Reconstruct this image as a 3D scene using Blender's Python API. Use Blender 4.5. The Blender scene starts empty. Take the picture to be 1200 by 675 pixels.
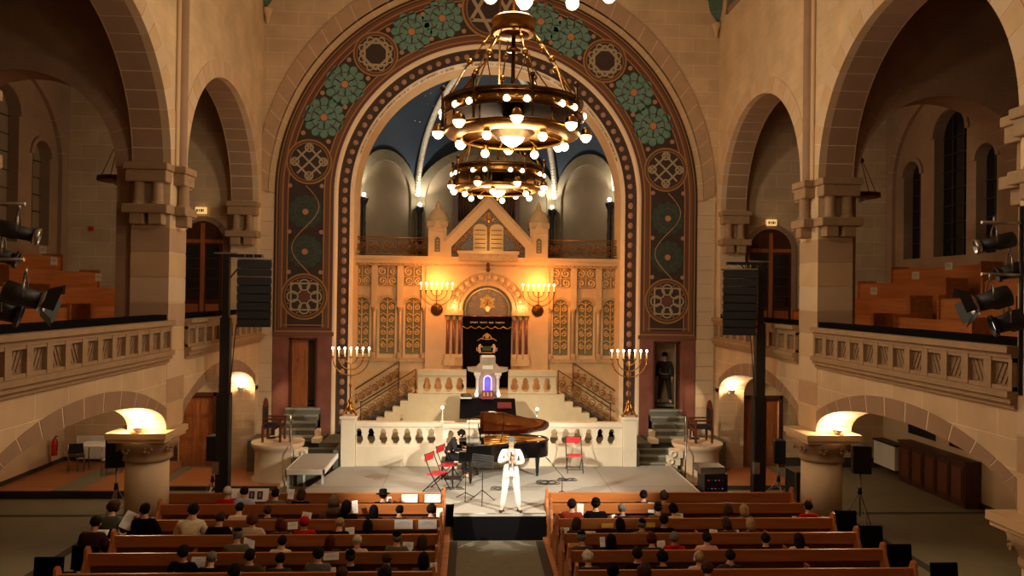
import bpy, bmesh, math, random
from mathutils import Vector, Matrix
from mathutils.geometry import tessellate_polygon
random.seed(7)
PI = math.pi
SC = bpy.context.scene
COL = SC.collection

# ------------------------------------------------------------------ camera
F, VX, VY, ROLL = 870.0, 552.0, 345.0, math.radians(.75)
CAMP = Vector((-.55, 0, 5.56))
def cam_axes():
    u0, u1 = VX-600, -(VY-337.5)
    c, s = math.cos(ROLL), math.sin(ROLL)
    a, b = c*u0-s*u1, s*u0+c*u1
    yaw = math.atan(-a/F); pit = math.atan(-b/math.hypot(F, a))
    fw = Vector((math.sin(yaw)*math.cos(pit), math.cos(yaw)*math.cos(pit), math.sin(pit)))
    rt = Vector((math.cos(yaw), -math.sin(yaw), 0)); up = rt.cross(fw)
    return fw, rt*c+up*s, up*c-rt*s
FW, RT, UP = cam_axes()
def at(x, y, Y=None, Z=None, X=None):
    r = FW*F + RT*(x-600) + UP*(337.5-y)
    t = (Y-CAMP.y)/r.y if Y is not None else ((Z-CAMP.z)/r.z if Z is not None else (X-CAMP.x)/r.x)
    return CAMP + r*t
cd = bpy.data.cameras.new('camera'); cam = bpy.data.objects.new('camera', cd); COL.objects.link(cam)
cd.sensor_width = 36; cd.lens = F/1200*36; cd.clip_start = .1; cd.clip_end = 200
cam.matrix_world = Matrix(((RT.x, UP.x, -FW.x, CAMP.x), (RT.y, UP.y, -FW.y, CAMP.y), (RT.z, UP.z, -FW.z, CAMP.z), (0, 0, 0, 1)))
SC.camera = cam
SC.view_settings.view_transform = 'Standard'; SC.view_settings.look = 'None'
SC.view_settings.gamma = 1; SC.view_settings.use_curve_mapping = False
SC.view_settings.exposure = 0.0

# ------------------------------------------------------------------ materials
def lin(c):
    return tuple((v/255/12.92 if v/255 <= .04045 else ((v/255+.055)/1.055)**2.4) for v in c)
MATS = {}
def mat(name, rgb, rough=.6, metal=0, noise=0, nscale=6, emit=None, estr=0, bump=0, rgb2=None, alpha=None, coat=0, sampling=True):
    if name in MATS: return MATS[name]
    m = bpy.data.materials.new(name); m.use_nodes = True
    nt = m.node_tree; b = nt.nodes['Principled BSDF']
    c = lin(rgb); b.inputs['Base Color'].default_value = (*c, 1)
    b.inputs['Roughness'].default_value = rough; b.inputs['Metallic'].default_value = metal
    if '_hair' in name or '_cloth' in name: b.inputs['Specular IOR Level'].default_value = .12
    if 'velvet' in name or 'black_cloth' in name: b.inputs['Specular IOR Level'].default_value = .05
    if coat: b.inputs['Coat Weight'].default_value = coat; b.inputs['Coat Roughness'].default_value = .08
    if noise or rgb2:
        tc = nt.nodes.new('ShaderNodeTexCoord'); n = nt.nodes.new('ShaderNodeTexNoise')
        n.inputs['Scale'].default_value = nscale; n.inputs['Detail'].default_value = 4
        r = nt.nodes.new('ShaderNodeValToRGB')
        c2 = lin(rgb2) if rgb2 else tuple(v*(1-noise) for v in c)
        r.color_ramp.elements[0].color = (*c2, 1); r.color_ramp.elements[0].position = .35
        r.color_ramp.elements[1].color = (*c, 1); r.color_ramp.elements[1].position = .65
        nt.links.new(tc.outputs['Object'], n.inputs['Vector']); nt.links.new(n.outputs['Fac'], r.inputs['Fac'])
        nt.links.new(r.outputs['Color'], b.inputs['Base Color'])
        if bump:
            bp = nt.nodes.new('ShaderNodeBump'); bp.inputs['Strength'].default_value = bump; bp.inputs['Distance'].default_value = .02
            nt.links.new(n.outputs['Fac'], bp.inputs['Height']); nt.links.new(bp.outputs['Normal'], b.inputs['Normal'])
    if emit:
        b.inputs['Emission Color'].default_value = (*lin(emit), 1); b.inputs['Emission Strength'].default_value = estr
        if not sampling: m.cycles.emission_sampling = 'NONE'
    MATS[name] = m
    return m
def wood(name, rgb, rgb2, rough=.45, axis=0, scale=1.0):
    m = bpy.data.materials.new(name); m.use_nodes = True; nt = m.node_tree; b = nt.nodes['Principled BSDF']
    tc = nt.nodes.new('ShaderNodeTexCoord'); mp = nt.nodes.new('ShaderNodeMapping')
    sc = [14*scale]*3; sc[axis] = .9*scale; mp.inputs['Scale'].default_value = sc
    n = nt.nodes.new('ShaderNodeTexNoise'); n.inputs['Scale'].default_value = 1; n.inputs['Detail'].default_value = 5; n.inputs['Distortion'].default_value = .6
    r = nt.nodes.new('ShaderNodeValToRGB')
    r.color_ramp.elements[0].color = (*lin(rgb2), 1); r.color_ramp.elements[0].position = .3
    r.color_ramp.elements[1].color = (*lin(rgb), 1); r.color_ramp.elements[1].position = .7
    L = nt.links.new; L(tc.outputs['Object'], mp.inputs['Vector']); L(mp.outputs['Vector'], n.inputs['Vector'])
    L(n.outputs['Fac'], r.inputs['Fac']); L(r.outputs['Color'], b.inputs['Base Color']); b.inputs['Roughness'].default_value = rough
    MATS[name] = m; return m
def ashlar(name, rgb, rgb2, joint, bw, bh, ms, rough=.8):
    """coursed stone: u runs along the wall whichever way it faces, v is the height"""
    m = bpy.data.materials.new(name); m.use_nodes = True; nt = m.node_tree; b = nt.nodes['Principled BSDF']
    N = nt.nodes.new; L = nt.links.new
    tc = N('ShaderNodeTexCoord'); g = N('ShaderNodeNewGeometry')
    sp = N('ShaderNodeSeparateXYZ'); sn = N('ShaderNodeSeparateXYZ')
    L(tc.outputs['Object'], sp.inputs[0]); L(g.outputs['True Normal'], sn.inputs[0])
    ab = N('ShaderNodeMath'); ab.operation = 'ABSOLUTE'; L(sn.outputs['X'], ab.inputs[0])
    gt = N('ShaderNodeMath'); gt.operation = 'GREATER_THAN'; gt.inputs[1].default_value = .6; L(ab.outputs[0], gt.inputs[0])
    mx = N('ShaderNodeMix'); mx.data_type = 'FLOAT'; L(gt.outputs[0], mx.inputs[0]); L(sp.outputs['X'], mx.inputs[2]); L(sp.outputs['Y'], mx.inputs[3])
    cb = N('ShaderNodeCombineXYZ'); L(mx.outputs[0], cb.inputs['X']); L(sp.outputs['Z'], cb.inputs['Y'])
    br = N('ShaderNodeTexBrick'); br.inputs['Scale'].default_value = 1
    br.inputs['Brick Width'].default_value = bw; br.inputs['Row Height'].default_value = bh; br.inputs['Mortar Size'].default_value = ms
    br.inputs['Mortar Smooth'].default_value = .3
    br.inputs['Color1'].default_value = (*lin(rgb), 1); br.inputs['Color2'].default_value = (*lin(rgb2), 1); br.inputs['Mortar'].default_value = (*lin(joint), 1)
    L(cb.outputs[0], br.inputs['Vector'])
    n = N('ShaderNodeTexNoise'); n.inputs['Scale'].default_value = 1.3; n.inputs['Detail'].default_value = 6; L(tc.outputs['Object'], n.inputs['Vector'])
    mr = N('ShaderNodeMapRange'); mr.inputs[1].default_value = .3; mr.inputs[2].default_value = .7; mr.inputs[3].default_value = .82; mr.inputs[4].default_value = 1.08; L(n.outputs['Fac'], mr.inputs[0])
    mm = N('ShaderNodeMix'); mm.data_type = 'RGBA'; mm.blend_type = 'MULTIPLY'; mm.inputs[0].default_value = 1
    L(br.outputs['Color'], mm.inputs[6]); L(mr.outputs[0], mm.inputs[7]); L(mm.outputs[2], b.inputs['Base Color'])
    b.inputs['Roughness'].default_value = rough
    MATS[name] = m; return m
STONE = ashlar('ashlar_stone', (206, 178, 140), (199, 170, 132), (232, 212, 178), .95, .44, .006)
STONEU = ashlar('fine_ashlar', (212, 186, 146), (207, 180, 140), (198, 170, 130), .5, .22, .006)
OUTER = ashlar('dimmed_brown_ashlar', (158, 128, 98), (150, 120, 92), (168, 138, 108), .9, .42, .005)  # brown stone, with the dimness of the galleries darkened into its colour
PLAST = mat('tan_plaster', (206, 180, 146), .9, noise=.08, nscale=1.5)
VOUSS = mat('brown_sandstone', (158, 126, 98), .85, noise=.12, nscale=2)
VOUSS2 = mat('pale_sandstone', (204, 172, 130), .85, noise=.1, nscale=2)
mat('mid_sandstone', (182, 150, 116), .85, noise=.1, nscale=2)
JOINT = mat('lime_joint', (226, 204, 168), .9)
CARVE = mat('carved_stone', (158, 128, 94), .8, noise=.15, nscale=5, bump=.3)
CARVED = mat('carved_relief', (146, 116, 86), .85, noise=.25, nscale=14, bump=.6)
DADO = mat('red_oxblood_wall', (140, 82, 66), .6, noise=.3, nscale=2.2)
CREAM = mat('cream_marble', (234, 222, 196), .5, noise=.06, nscale=3)
CREAMG = mat('veined_grey_marble', (176, 156, 126), .5, noise=.25, nscale=6)
FAC = mat('facade_stone', (204, 170, 122), .7, noise=.1, nscale=3)
FACD = mat('facade_trim', (190, 154, 106), .7, noise=.2, nscale=9, bump=.3)
OLIVE = mat('olive_recess', (112, 104, 70), .8)
BLACK = mat('black_paint', (18, 18, 20), .5)
BLACKG = mat('piano_lacquer', (8, 8, 9), .12, coat=.6)
BLKCL = mat('black_cloth', (14, 13, 15), .95)
GRILLE = mat('speaker_grille', (22, 22, 25), .7, noise=.4, nscale=40)
STEEL = mat('steel', (170, 168, 165), .3, 1)
BRASS = mat('aged_brass', (176, 128, 62), .35, 1, noise=.3, nscale=12)
BRASSD = mat('dark_brass', (104, 72, 36), .45, .9, noise=.3, nscale=12)
GOLD = mat('gilt', (214, 164, 74), .3, 1)
GOLDP = mat('gold_paint', (196, 156, 92), .6)
WHITE = mat('white_paint', (232, 230, 224), .5)
PAPER = mat('white_paper', (236, 232, 222), .8)
INK = mat('grey_ink', (120, 116, 110), .9)
YCARD = mat('yellow_card', (228, 176, 66), .8)
CARPET = mat('grey_stage_carpet', (170, 164, 152), .95, noise=.1, nscale=30)
AISLE = mat('grey_green_carpet', (112, 106, 86), .95, noise=.15, nscale=8)
DARKSTRIP = mat('dark_floor_strip', (56, 50, 38), .9)
OLFLOOR = mat('olive_lino', (122, 112, 86), .7, noise=.12, nscale=1.2)
STEPC = mat('grey_green_step', (104, 106, 92), .9, noise=.1, nscale=10)
IRON = mat('wrought_iron', (88, 66, 42), .5, .7)
IRONG = mat('gilded_iron', (150, 104, 52), .45, .8)
RED = mat('red_plastic', (196, 36, 40), .5)
REDF = mat('red_vinyl', (206, 44, 52), .5)
PEWO = wood('orange_pew_wood', (180, 110, 56), (152, 88, 42), .4, 0, .8)
PEWY = wood('orange_gallery_wood', (178, 104, 48), (150, 82, 34), .45, 1, .8)
PEWD = wood('dark_pew_wood', (104, 60, 32), (78, 42, 22), .5, 0)
DOORW = wood('brown_door_wood', (176, 102, 52), (136, 74, 34), .45, 2)
DOORD = wood('dark_door_wood', (84, 42, 24), (58, 28, 16), .45, 2)
FLOORW = wood('parquet', (176, 112, 62), (150, 90, 46), .4, 0, .7)
CHAIRW = wood('red_brown_chair_wood', (122, 62, 34), (88, 42, 22), .4, 2)
LIDW = wood('reddish_piano_lid', (98, 44, 20), (70, 28, 12), .1, 0, .6)
PGOLD = mat('golden_soundboard', (240, 164, 76), .4, 0, noise=.25, nscale=8)
BULB = mat('lamp_glass', (255, 235, 200), .4, emit=(255, 226, 176), estr=9, sampling=False)
BOWL = mat('bowl_glass', (255, 235, 200), .4, emit=(255, 232, 190), estr=4, sampling=False)
FLAME = mat('candle_bulb', (255, 240, 220), .4, emit=(255, 238, 222), estr=14, sampling=False)
WARMB = mat('warm_bulb', (255, 220, 160), .4, emit=(255, 206, 130), estr=16, sampling=False)
CANDLE = mat('candle_wax', (238, 220, 180), .5, emit=(255, 200, 140), estr=.25)
GREEN = mat('verdigris_leaf', (104, 144, 126), .8, noise=.25, nscale=9)
GREEND = mat('dark_leaf', (58, 74, 58), .8, noise=.2, nscale=9)
PBG = mat('dark_painted_ground', (64, 46, 36), .85, noise=.2, nscale=5)
PBR = mat('brown_painted_stripe', (112, 72, 46), .85)
PGO = mat('ochre_painted_line', (158, 116, 62), .8)
PPU = mat('maroon_painted_stripe', (104, 60, 50), .85)
PGY = mat('grey_painted_knot', (166, 148, 118), .85)
PPK = mat('pink_painted_boss', (168, 128, 100), .85)
POR = mat('orange_painted_heart', (184, 124, 80), .85)
TXT = mat('inscription_gold', (128, 100, 60), .8)

# ------------------------------------------------------------------ mesh builder
class MB:
    def __init__(s): s.v = []; s.f = []; s.m = []; s.s = []; s.mats = []; s.M = Matrix()
    def mi(s, m):
        if m not in s.mats: s.mats.append(m)
        return s.mats.index(m)
    def add(s, vs, fs, m, smooth=False):
        o = len(s.v); s.v += [tuple(s.M @ Vector(v)) for v in vs]; i = s.mi(m)
        for f in fs: s.f.append([a+o for a in f]); s.m.append(i); s.s.append(smooth)
        return s
    def box(s, a, b, m):
        x0, y0, z0 = a; x1, y1, z1 = b
        return s.add([(x0,y0,z0),(x1,y0,z0),(x1,y1,z0),(x0,y1,z0),(x0,y0,z1),(x1,y0,z1),(x1,y1,z1),(x0,y1,z1)],
              [(0,3,2,1),(4,5,6,7),(0,1,5,4),(1,2,6,5),(2,3,7,6),(3,0,4,7)], m)
    def bx(s, c, d, m, rz=0, rx=0, ry=0):
        old = s.M; s.M = old @ Matrix.Translation(c) @ Matrix.Rotation(rz,4,'Z') @ Matrix.Rotation(ry,4,'Y') @ Matrix.Rotation(rx,4,'X')
        s.box((-d[0]/2,-d[1]/2,-d[2]/2),(d[0]/2,d[1]/2,d[2]/2), m); s.M = old; return s
    def tube(s, pts, r, m, n=6, caps=True, closed=False):
        P = [Vector(p) for p in pts]; k = len(P)
        R = r if isinstance(r, (list, tuple)) else [r]*k
        T = []
        for i in range(k):
            a = P[(i-1) % k] if (i > 0 or closed) else P[i]; b = P[(i+1) % k] if (i < k-1 or closed) else P[i]
            t = b-a; T.append(t.normalized() if t.length > 1e-9 else Vector((0,0,1)))
        ref = Vector((0,0,1)) if abs(T[0].z) < .9 else Vector((1,0,0))
        u = T[0].cross(ref).normalized(); vs = []
        for i in range(k):
            u = (u - T[i]*u.dot(T[i])); u = u.normalized() if u.length > 1e-6 else T[i].orthogonal().normalized()
            w = T[i].cross(u)
            for j in range(n):
                a = 2*PI*j/n; vs.append(P[i]+(u*math.cos(a)+w*math.sin(a))*R[i])
        fs = []
        for i in range(k if closed else k-1):
            for j in range(n):
                i2 = (i+1) % k; fs.append((i*n+j, i*n+(j+1) % n, i2*n+(j+1) % n, i2*n+j))
        s.add(vs, fs, m, n > 4)
        if caps and not closed:
            s.add(vs[:n], [tuple(range(n-1,-1,-1))], m); s.add(vs[-n:], [tuple(range(n))], m)
        return s
    def cyl(s, a, b, r0, m, r1=None, n=12): return s.tube([a, b], [r0, r0 if r1 is None else r1], m, n)
    def lathe(s, prof, c, m, n=16, squash=1, a0=0, a1=2*PI):
        full = abs(a1-a0-2*PI) < 1e-6; k = n if full else n+1; vs = []
        for r, z in prof:
            for j in range(k):
                a = a0+(a1-a0)*j/n; vs.append((c[0]+r*math.cos(a), c[1]+r*squash*math.sin(a), c[2]+z))
        fs = []
        for i in range(len(prof)-1):
            for j in range(n):
                j2 = (j+1) % k; fs.append((i*k+j, i*k+j2, (i+1)*k+j2, (i+1)*k+j))
        s.add(vs, fs, m, True)
        if not full: return s
        if prof[-1][0] > .001: s.add(vs[-k:], [tuple(range(k))], m)
        if prof[0][0] > .001: s.add(vs[:k], [tuple(range(k-1,-1,-1))], m)
        return s
    def sph(s, c, r, m, n=10, sz=1, sx=1, sy=1):
        pr = [(max(r*math.sin(PI*i/n), 0), -r*math.cos(PI*i/n)) for i in range(n+1)]
        vs = []; k = n+4
        for rr, z in pr:
            for j in range(k): a = 2*PI*j/k; vs.append((c[0]+rr*math.cos(a)*sx, c[1]+rr*math.sin(a)*sy, c[2]+z*sz))
        fs = [(i*k+j, i*k+(j+1) % k, (i+1)*k+(j+1) % k, (i+1)*k+j) for i in range(n) for j in range(k)]
        return s.add(vs, fs, m, True)
    def prism(s, outline, fn, d0, d1, m, holes=(), side=None):
        """outline (u,v) list extruded between depths d0..d1; fn(u,v,d)->xyz"""
        loops = [list(outline)]+[list(h) for h in holes]
        flat = [p for l in loops for p in l]; n = len(flat)
        tri = tessellate_polygon([[Vector((p[0], p[1], 0)) for p in l] for l in loops])
        vs = [fn(p[0], p[1], d0) for p in flat]+[fn(p[0], p[1], d1) for p in flat]
        fs = [tuple(t) for t in tri]+[tuple(n+i for i in reversed(t)) for t in tri]
        s.add(vs, fs, m)
        o = 0
        for l in loops:
            k = len(l); s.add([vs[o+i] for i in range(k)]+[vs[n+o+i] for i in range(k)],
                  [(i, (i+1) % k, k+(i+1) % k, k+i) for i in range(k)], side or m); o += k
        return s
    def build(s, name, parent=None, loc=None, bevel=0, rot=None):
        me = bpy.data.meshes.new(name); me.from_pydata(s.v, [], s.f); me.update()
        for m in s.mats: me.materials.append(m)
        me.polygons.foreach_set('material_index', s.m); me.polygons.foreach_set('use_smooth', s.s)
        bm = bmesh.new(); bm.from_mesh(me); bmesh.ops.remove_doubles(bm, verts=bm.verts, dist=1e-5)
        bmesh.ops.recalc_face_normals(bm, faces=bm.faces); bm.to_mesh(me); bm.free()
        o = bpy.data.objects.new(name, me); COL.objects.link(o)
        if parent: o.parent = parent
        if loc is not None: o.location = loc
        if rot is not None: o.rotation_euler = rot
        if bevel:
            b = o.modifiers.new('bevel', 'BEVEL'); b.width = bevel; b.segments = 2; b.limit_method = 'ANGLE'
        return o
def XZ(u, v, d): return (u, d, v)
def YZ(u, v, d): return (d, u, v)
def XY(u, v, d): return (u, v, d)
def arc(cx, cz, r, a0, a1, n): return [(cx+r*math.cos(a0+(a1-a0)*i/n), cz+r*math.sin(a0+(a1-a0)*i/n)) for i in range(n+1)]
def tag(o, label=None, cat=None, group=None, kind=None):
    if label: o['label'] = label
    if cat: o['category'] = cat
    if group: o['group'] = group
    if kind: o['kind'] = kind
    return o
def thing(name, loc, label, cat, group=None, rz=0):
    o = bpy.data.objects.new(name, None); COL.objects.link(o); o.location = loc; o.rotation_euler = (0, 0, rz); o.empty_display_size = .1
    return tag(o, label, cat, group)
def struct(o, label=None):
    o['kind'] = 'structure'
    if label: o['label'] = label
    return o
def copy_tree(o, parent=None):
    c = o.copy(); COL.objects.link(c); c.parent = parent
    for ch in list(o.children): copy_tree(ch, c)
    return c
def dup(root, loc, rz=None, label=None, group=None, sx=None):
    r = copy_tree(root); r.location = loc
    if rz is not None: r.rotation_euler = (0, 0, rz)
    if label: r['label'] = label
    if group: r['group'] = group
    if sx: r.scale = sx
    return r
def wedge(mb, fn, cu, cv, r0, r1, a0, a1, d0, d1, m, seg=3, cv1=None):
    """one arch stone: inner arc r0 about (cu,cv), outer arc r1 about (cu,cv1)"""
    if cv1 is None: cv1 = cv
    inn = arc(cu, cv, r0, a0, a1, seg); out = arc(cu, cv1, r1, a0, a1, seg)
    vs = []
    for p, q in zip(inn, out): vs += [fn(*p, d0), fn(*q, d0), fn(*q, d1), fn(*p, d1)]
    fs = []
    for i in range(seg):
        b = i*4; c = b+4
        for j in range(4): fs.append((b+j, b+(j+1) % 4, c+(j+1) % 4, c+j))
    fs += [(0,1,2,3), (seg*4+3, seg*4+2, seg*4+1, seg*4)]
    mb.add(vs, fs, m)
def voussoirs(mb, fn, cu, cv, r0, r1, d0, d1, n, m, a0=0, a1=PI, gap=.012, cv1=None, joint=True):
    for i in range(n):
        b0 = a0+(a1-a0)*i/n; b1 = a0+(a1-a0)*(i+1)/n; g = gap/r1
        wedge(mb, fn, cu, cv, r0, r1, b0+g, b1-g, d0, d1, m[i % len(m)] if isinstance(m, list) else m, 3, cv1)
    if joint:
        e = .008; s = 1 if d1 > d0 else -1
        for i in range(n): 
            b0 = a0+(a1-a0)*i/n; b1 = a0+(a1-a0)*(i+1)/n
            wedge(mb, fn, cu, cv, r0+e, r1-e, b0, b1, d0+e*s, d1-e*s, JOINT, 3, cv1)
# ------------------------------------------------------------------ the building
ZC = 8.7            # centre height of the great arch
WF = 24.0           # plane of the chancel wall
CH = 1.05           # chancel floor
XW = 13.2           # outer walls
PX = {-1: 7.25, 1: 7.5}   # distance of each nave wall face from the axis
PIERS = [(16.85, 17.8), (9.55, 10.5), (2.3, 3.25)]
TH = .82
b = MB().box((-XW-.5, -6, -.3), (XW+.5, 30.6, 0), OLFLOOR)
struct(b.build('floor'))
b = MB()
for s in (-1, 1):
    b.box((s*9.0-.11, -6, .0), (s*9.0+.11, 20.0, .006), DARKSTRIP)
    b.box((min(s*9.1, s*XW), 18.75, .0), (max(s*9.1, s*XW), 18.9, .007), DARKSTRIP)
struct(b.build('floor_edging_strips'))
b = MB().box((-.78, -6, 0), (.98, 16.75, .02), AISLE); struct(b.build('floor_centre_aisle_carpet'))
b = MB().box((-.95, -6, 0), (-.78, 16.7, .03), DARKSTRIP).box((.98, -6, 0), (1.15, 16.7, .03), DARKSTRIP); struct(b.build('floor_centre_aisle_border'))
b = MB().box((-7.2, -6, 0), (-.95, 17.6, .08), FLOORW).box((1.15, -6, 0), (7.2, 17.6, .08), FLOORW); struct(b.build('floor_pew_deck'))
struct(MB().box((-XW-.5, -6.5, 17), (XW+.5, 31, 17.3), PLAST).build('ceiling'))
struct(MB().box((-XW-.5, -6.5, 0), (XW+.5, -6.2, 17), PLAST).build('wall_back'))
# outer walls (aisle below, gallery above)
def outer_wall(s):
    out = [(-6, 0), (24.3, 0), (24.3, 17), (-6, 17)]; holes = []
    def win(y0, y1, z0, z1):
        r = (y1-y0)/2; return [(y0, z0), (y1, z0)]+arc((y0+y1)/2, z1-r, r, 0, PI, 10)
    specs = [(22.05, 22.95, 6.85, 9.9), (19.95, 21.4, 6.85, 11.1), (18.75, 19.55, 6.85, 9.8)]
    for a in specs: holes.append(win(*a))
    if s > 0:
        holes.append([(21.2, 1.4), (22.6, 1.4), (22.6, 3.2), (21.2, 3.2)]); holes.append([(18.6, 1.4), (20.6, 1.4), (20.6, 3.2), (18.6, 3.2)])
    x = s*XW
    w = MB().prism(out, YZ, x, x+s*.45, OUTER, holes)
    w2 = MB().prism([(-6, 0), (24.0, 0), (24.0, 3.75), (-6, 3.75)], YZ, x-s*.012, x, PLAST, holes[3:]); w.v += []
    for f_, m_, s_ in zip(w2.f, w2.m, w2.s): w.f.append([i_+len(w.v) for i_ in f_]); w.m.append(w.mi(PLAST)); w.s.append(s_)
    w.v += w2.v
    struct(w.build('wall_right' if s > 0 else 'wall_left'))
    glass = mat('night_window', (22, 22, 26), .15) if s > 0 else mat('blind_window', (136, 116, 90), .8)
    for k, (y0, y1, z0, z1) in enumerate(specs+([(21.2, 22.6, 1.4, 3.2), (18.6, 20.6, 1.4, 3.2)] if s > 0 else [])):
        g = MB()
        round_ = z1 > 5
        r = (y1-y0)/2
        o = ([(y0, z0), (y1, z0)]+arc((y0+y1)/2, z1-r, r, 0, PI, 10)) if round_ else [(y0, z0), (y1, z0), (y1, z1), (y0, z1)]
        gd = .3 if round_ else .03
        g.prism(o, YZ, x+s*gd, x+s*(gd+.04), glass)
        f = mat('window_lead', (44, 36, 28), .6)
        n = 3 if r > .5 else 2
        for i in range(1, n): yy = y0+(y1-y0)*i/n; g.box((x+s*.27-.02, yy-.02, z0), (x+s*.27+.02, yy+.02, z1-(.05 if n == 2 or not round_ else .15)), f)
        for i in range(1, int((z1-z0)/.5)): zz = z0+.5*i; g.box((x+s*.27-.015, y0+(.0 if zz < z1-r or not round_ else .15), zz-.012), (x+s*.27+.015, y1-(.0 if zz < z1-r or not round_ else .15), zz+.012), f)
        struct(g.build('window_%d' % (k+1+(5 if s > 0 else 0))))
    # big blind arch moulding round the window group
    t = MB()
    voussoirs(t, YZ, 20.85, 9.2, 2.55, 2.85, x, x-s*.12, 16, VOUSS, gap=.006)
    t.box((min(x, x-s*.12), 18.0, 6.0), (max(x, x-s*.12), 18.3, 9.2), VOUSS).box((min(x, x-s*.12), 23.4, 6.0), (max(x, x-s*.12), 23.7, 9.2), VOUSS)
    for (y0, y1, z0, z1) in specs:
        r = (y1-y0)/2; voussoirs(t, YZ, (y0+y1)/2, z1-r, r, r+.13, x, x-s*.06, 9, VOUSS, gap=.004, joint=False)
    struct(t.build('trim_window_arches'))
outer_wall(-1); outer_wall(1)
# nave arcades
def nave_wall(s):
    xf = s*PX[s]; xb = xf+s*TH
    ys = []
    for a, b2 in PIERS: ys.append((a, b2))
    bays = [(17.8, 23.62), (10.5, 16.85), (3.25, 9.55)]
    upper = [(-6, 8.35), (2.3, 8.35), (2.3, 0.0)]
    # one outline for the wall above the gallery: piers are its legs
    o = [(24.05, 17), (24.05, 4.0), (23.62, 4.0)]
    pts = []
    for (y0, y1) in bays:
        c = (y0+y1)/2; r = (y1-y0)/2; sz = 8.4 if r < 3 else 8.3
        pts += [(y1, 4.0) if not pts else (y1, 4.0)]
        pts += arc(c, sz, r+.02, 0, PI, 20)
        pts += [(y0, 4.0)]
    out = [(24.05, 17), (24.05, 4.0)]+pts+[(2.3, 4.0), (-6, 4.0), (-6, 17)]
    w = MB().prism(out, YZ, xf, xb, STONEU)
    # lower storey: segmental arches between the columns
    low = [(24.05, 4.05), (24.05, 2.5)]
    for (y0, y1) in bays:
        c = (y0+y1)/2; hw = (y1-y0)/2
        low += [(c+hw*math.cos(PI*q/24), 2.47+.87*max(0, math.sin(PI*q/24))**.9) for q in range(25)]
    low += [(-6, 2.45), (-6, 4.05)]
    w.prism(low, YZ, xf, xb, STONE)
    w.box((min(xf, xb), 23.62, 0), (max(xf, xb), 24.05, 2.6), STONE)
    struct(w.build('wall_nave_right' if s > 0 else 'wall_nave_left'))
    # arch stones
    for (y0, y1) in bays:
        c = (y0+y1)/2; r = (y1-y0)/2; sz = 8.4 if r < 3 else 8.3
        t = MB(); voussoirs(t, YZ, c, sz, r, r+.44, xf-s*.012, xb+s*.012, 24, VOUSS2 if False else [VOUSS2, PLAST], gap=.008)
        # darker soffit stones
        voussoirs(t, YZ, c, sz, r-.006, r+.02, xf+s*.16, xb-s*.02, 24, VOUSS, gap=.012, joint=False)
        struct(t.build('trim_upper_arch'))
        hw = (y1-y0)/2; t = MB(); NB = 15
        def low_pt(u):     # inner and outer edge of the basket arch at parameter u in 0..1
            a_ = PI*u; q = hw*math.cos(a_); return (c+q, 2.47+.83*max(0, math.sin(a_))**.9), (c+max(-hw, min(hw, q*1.07)), 2.95+.72*(1-min(1, abs(q*1.07)/hw)**2.2))
        for i in range(NB):
            for (g_, d0, d1, mt_) in ((.0022, xf-s*.012, xb+s*.012, VOUSS), (0, xf-s*.004, xb+s*.004, JOINT)):
                P_ = [low_pt(min(1, max(0, (i+g_*NB+(1-2*g_*NB)*k/4)/NB))) for k in range(5)]; vs = []
                for (pi_, po_) in P_: vs += [(d0, *pi_), (d0, *po_), (d1, *po_), (d1, pi_[0], pi_[1])]
                if mt_ is JOINT: vs = [(v[0], v[1], v[2]+(.005 if j % 4 in (0, 3) else -.005)) for j, v in enumerate(vs)]
                fs = [(k*4+j, k*4+(j+1) % 4, k*4+4+(j+1) % 4, k*4+4+j) for k in range(4) for j in range(4)]+[(0, 1, 2, 3), (19, 18, 17, 16)]
                t.add(vs, fs, mt_)
        struct(t.build('trim_lower_arch'))
        # parapet of the gallery
        p = MB(); x0 = xf-s*.14; x1 = xf+s*.2
        def pb(a, b_, z0, z1, xa, xb_, m=CARVE): p.box((min(xa, xb_), a, z0), (max(xa, xb_), b_, z1), m)
        ya, yb = y0-.0, y1+.0
        if y1 > 20: yb = 24.0
        pb(ya, yb, 4.05, 4.14, x0+s*.02, x1); pb(ya, yb, 4.14, 4.24, x0-s*.03, x1); pb(ya, yb, 3.97, 4.05, x0+s*.08, x1)
        pb(ya, yb, 4.24, 4.72, xf-s*.02, x1, CARVED); pb(ya, yb, 4.72, 4.80, x0+s*.03, x1); pb(ya, yb, 4.80, 4.90, x0-s*.04, x1)
        pb(ya, yb, 4.235, 4.30, x0+s*.052, x1); pb(ya, yb, 4.66, 4.725, x0+s*.052, x1)
        n = int((yb-ya)/.52); st = (yb-ya)/n
        for i in range(n+1):
            yy = ya+st*i; pb(max(ya, yy-.09), min(yb, yy+.075), 4.24, 4.72, x0+s*.04, x1)
        rnd = random.Random(int(y0*10)+s)
        for i in range(n):   # flat carved rays inside each panel
            yc = ya+st*(i+.5); k = rnd.choice([-1, 1])
            for q in (-.1, 0, .1):
                p.bx((xf-s*.026, yc+q, 4.48), (.02, .03, .34), CARVED, rx=k*.45)
        struct(p.build('trim_gallery_parapet'))
        r_ = MB(); r_.box((min(xf+s*.02, xf+s*.3), ya, 4.90), (max(xf+s*.02, xf+s*.3), yb, 5.02), BLKCL)
        struct(r_.build('trim_gallery_handrail'))
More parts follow.
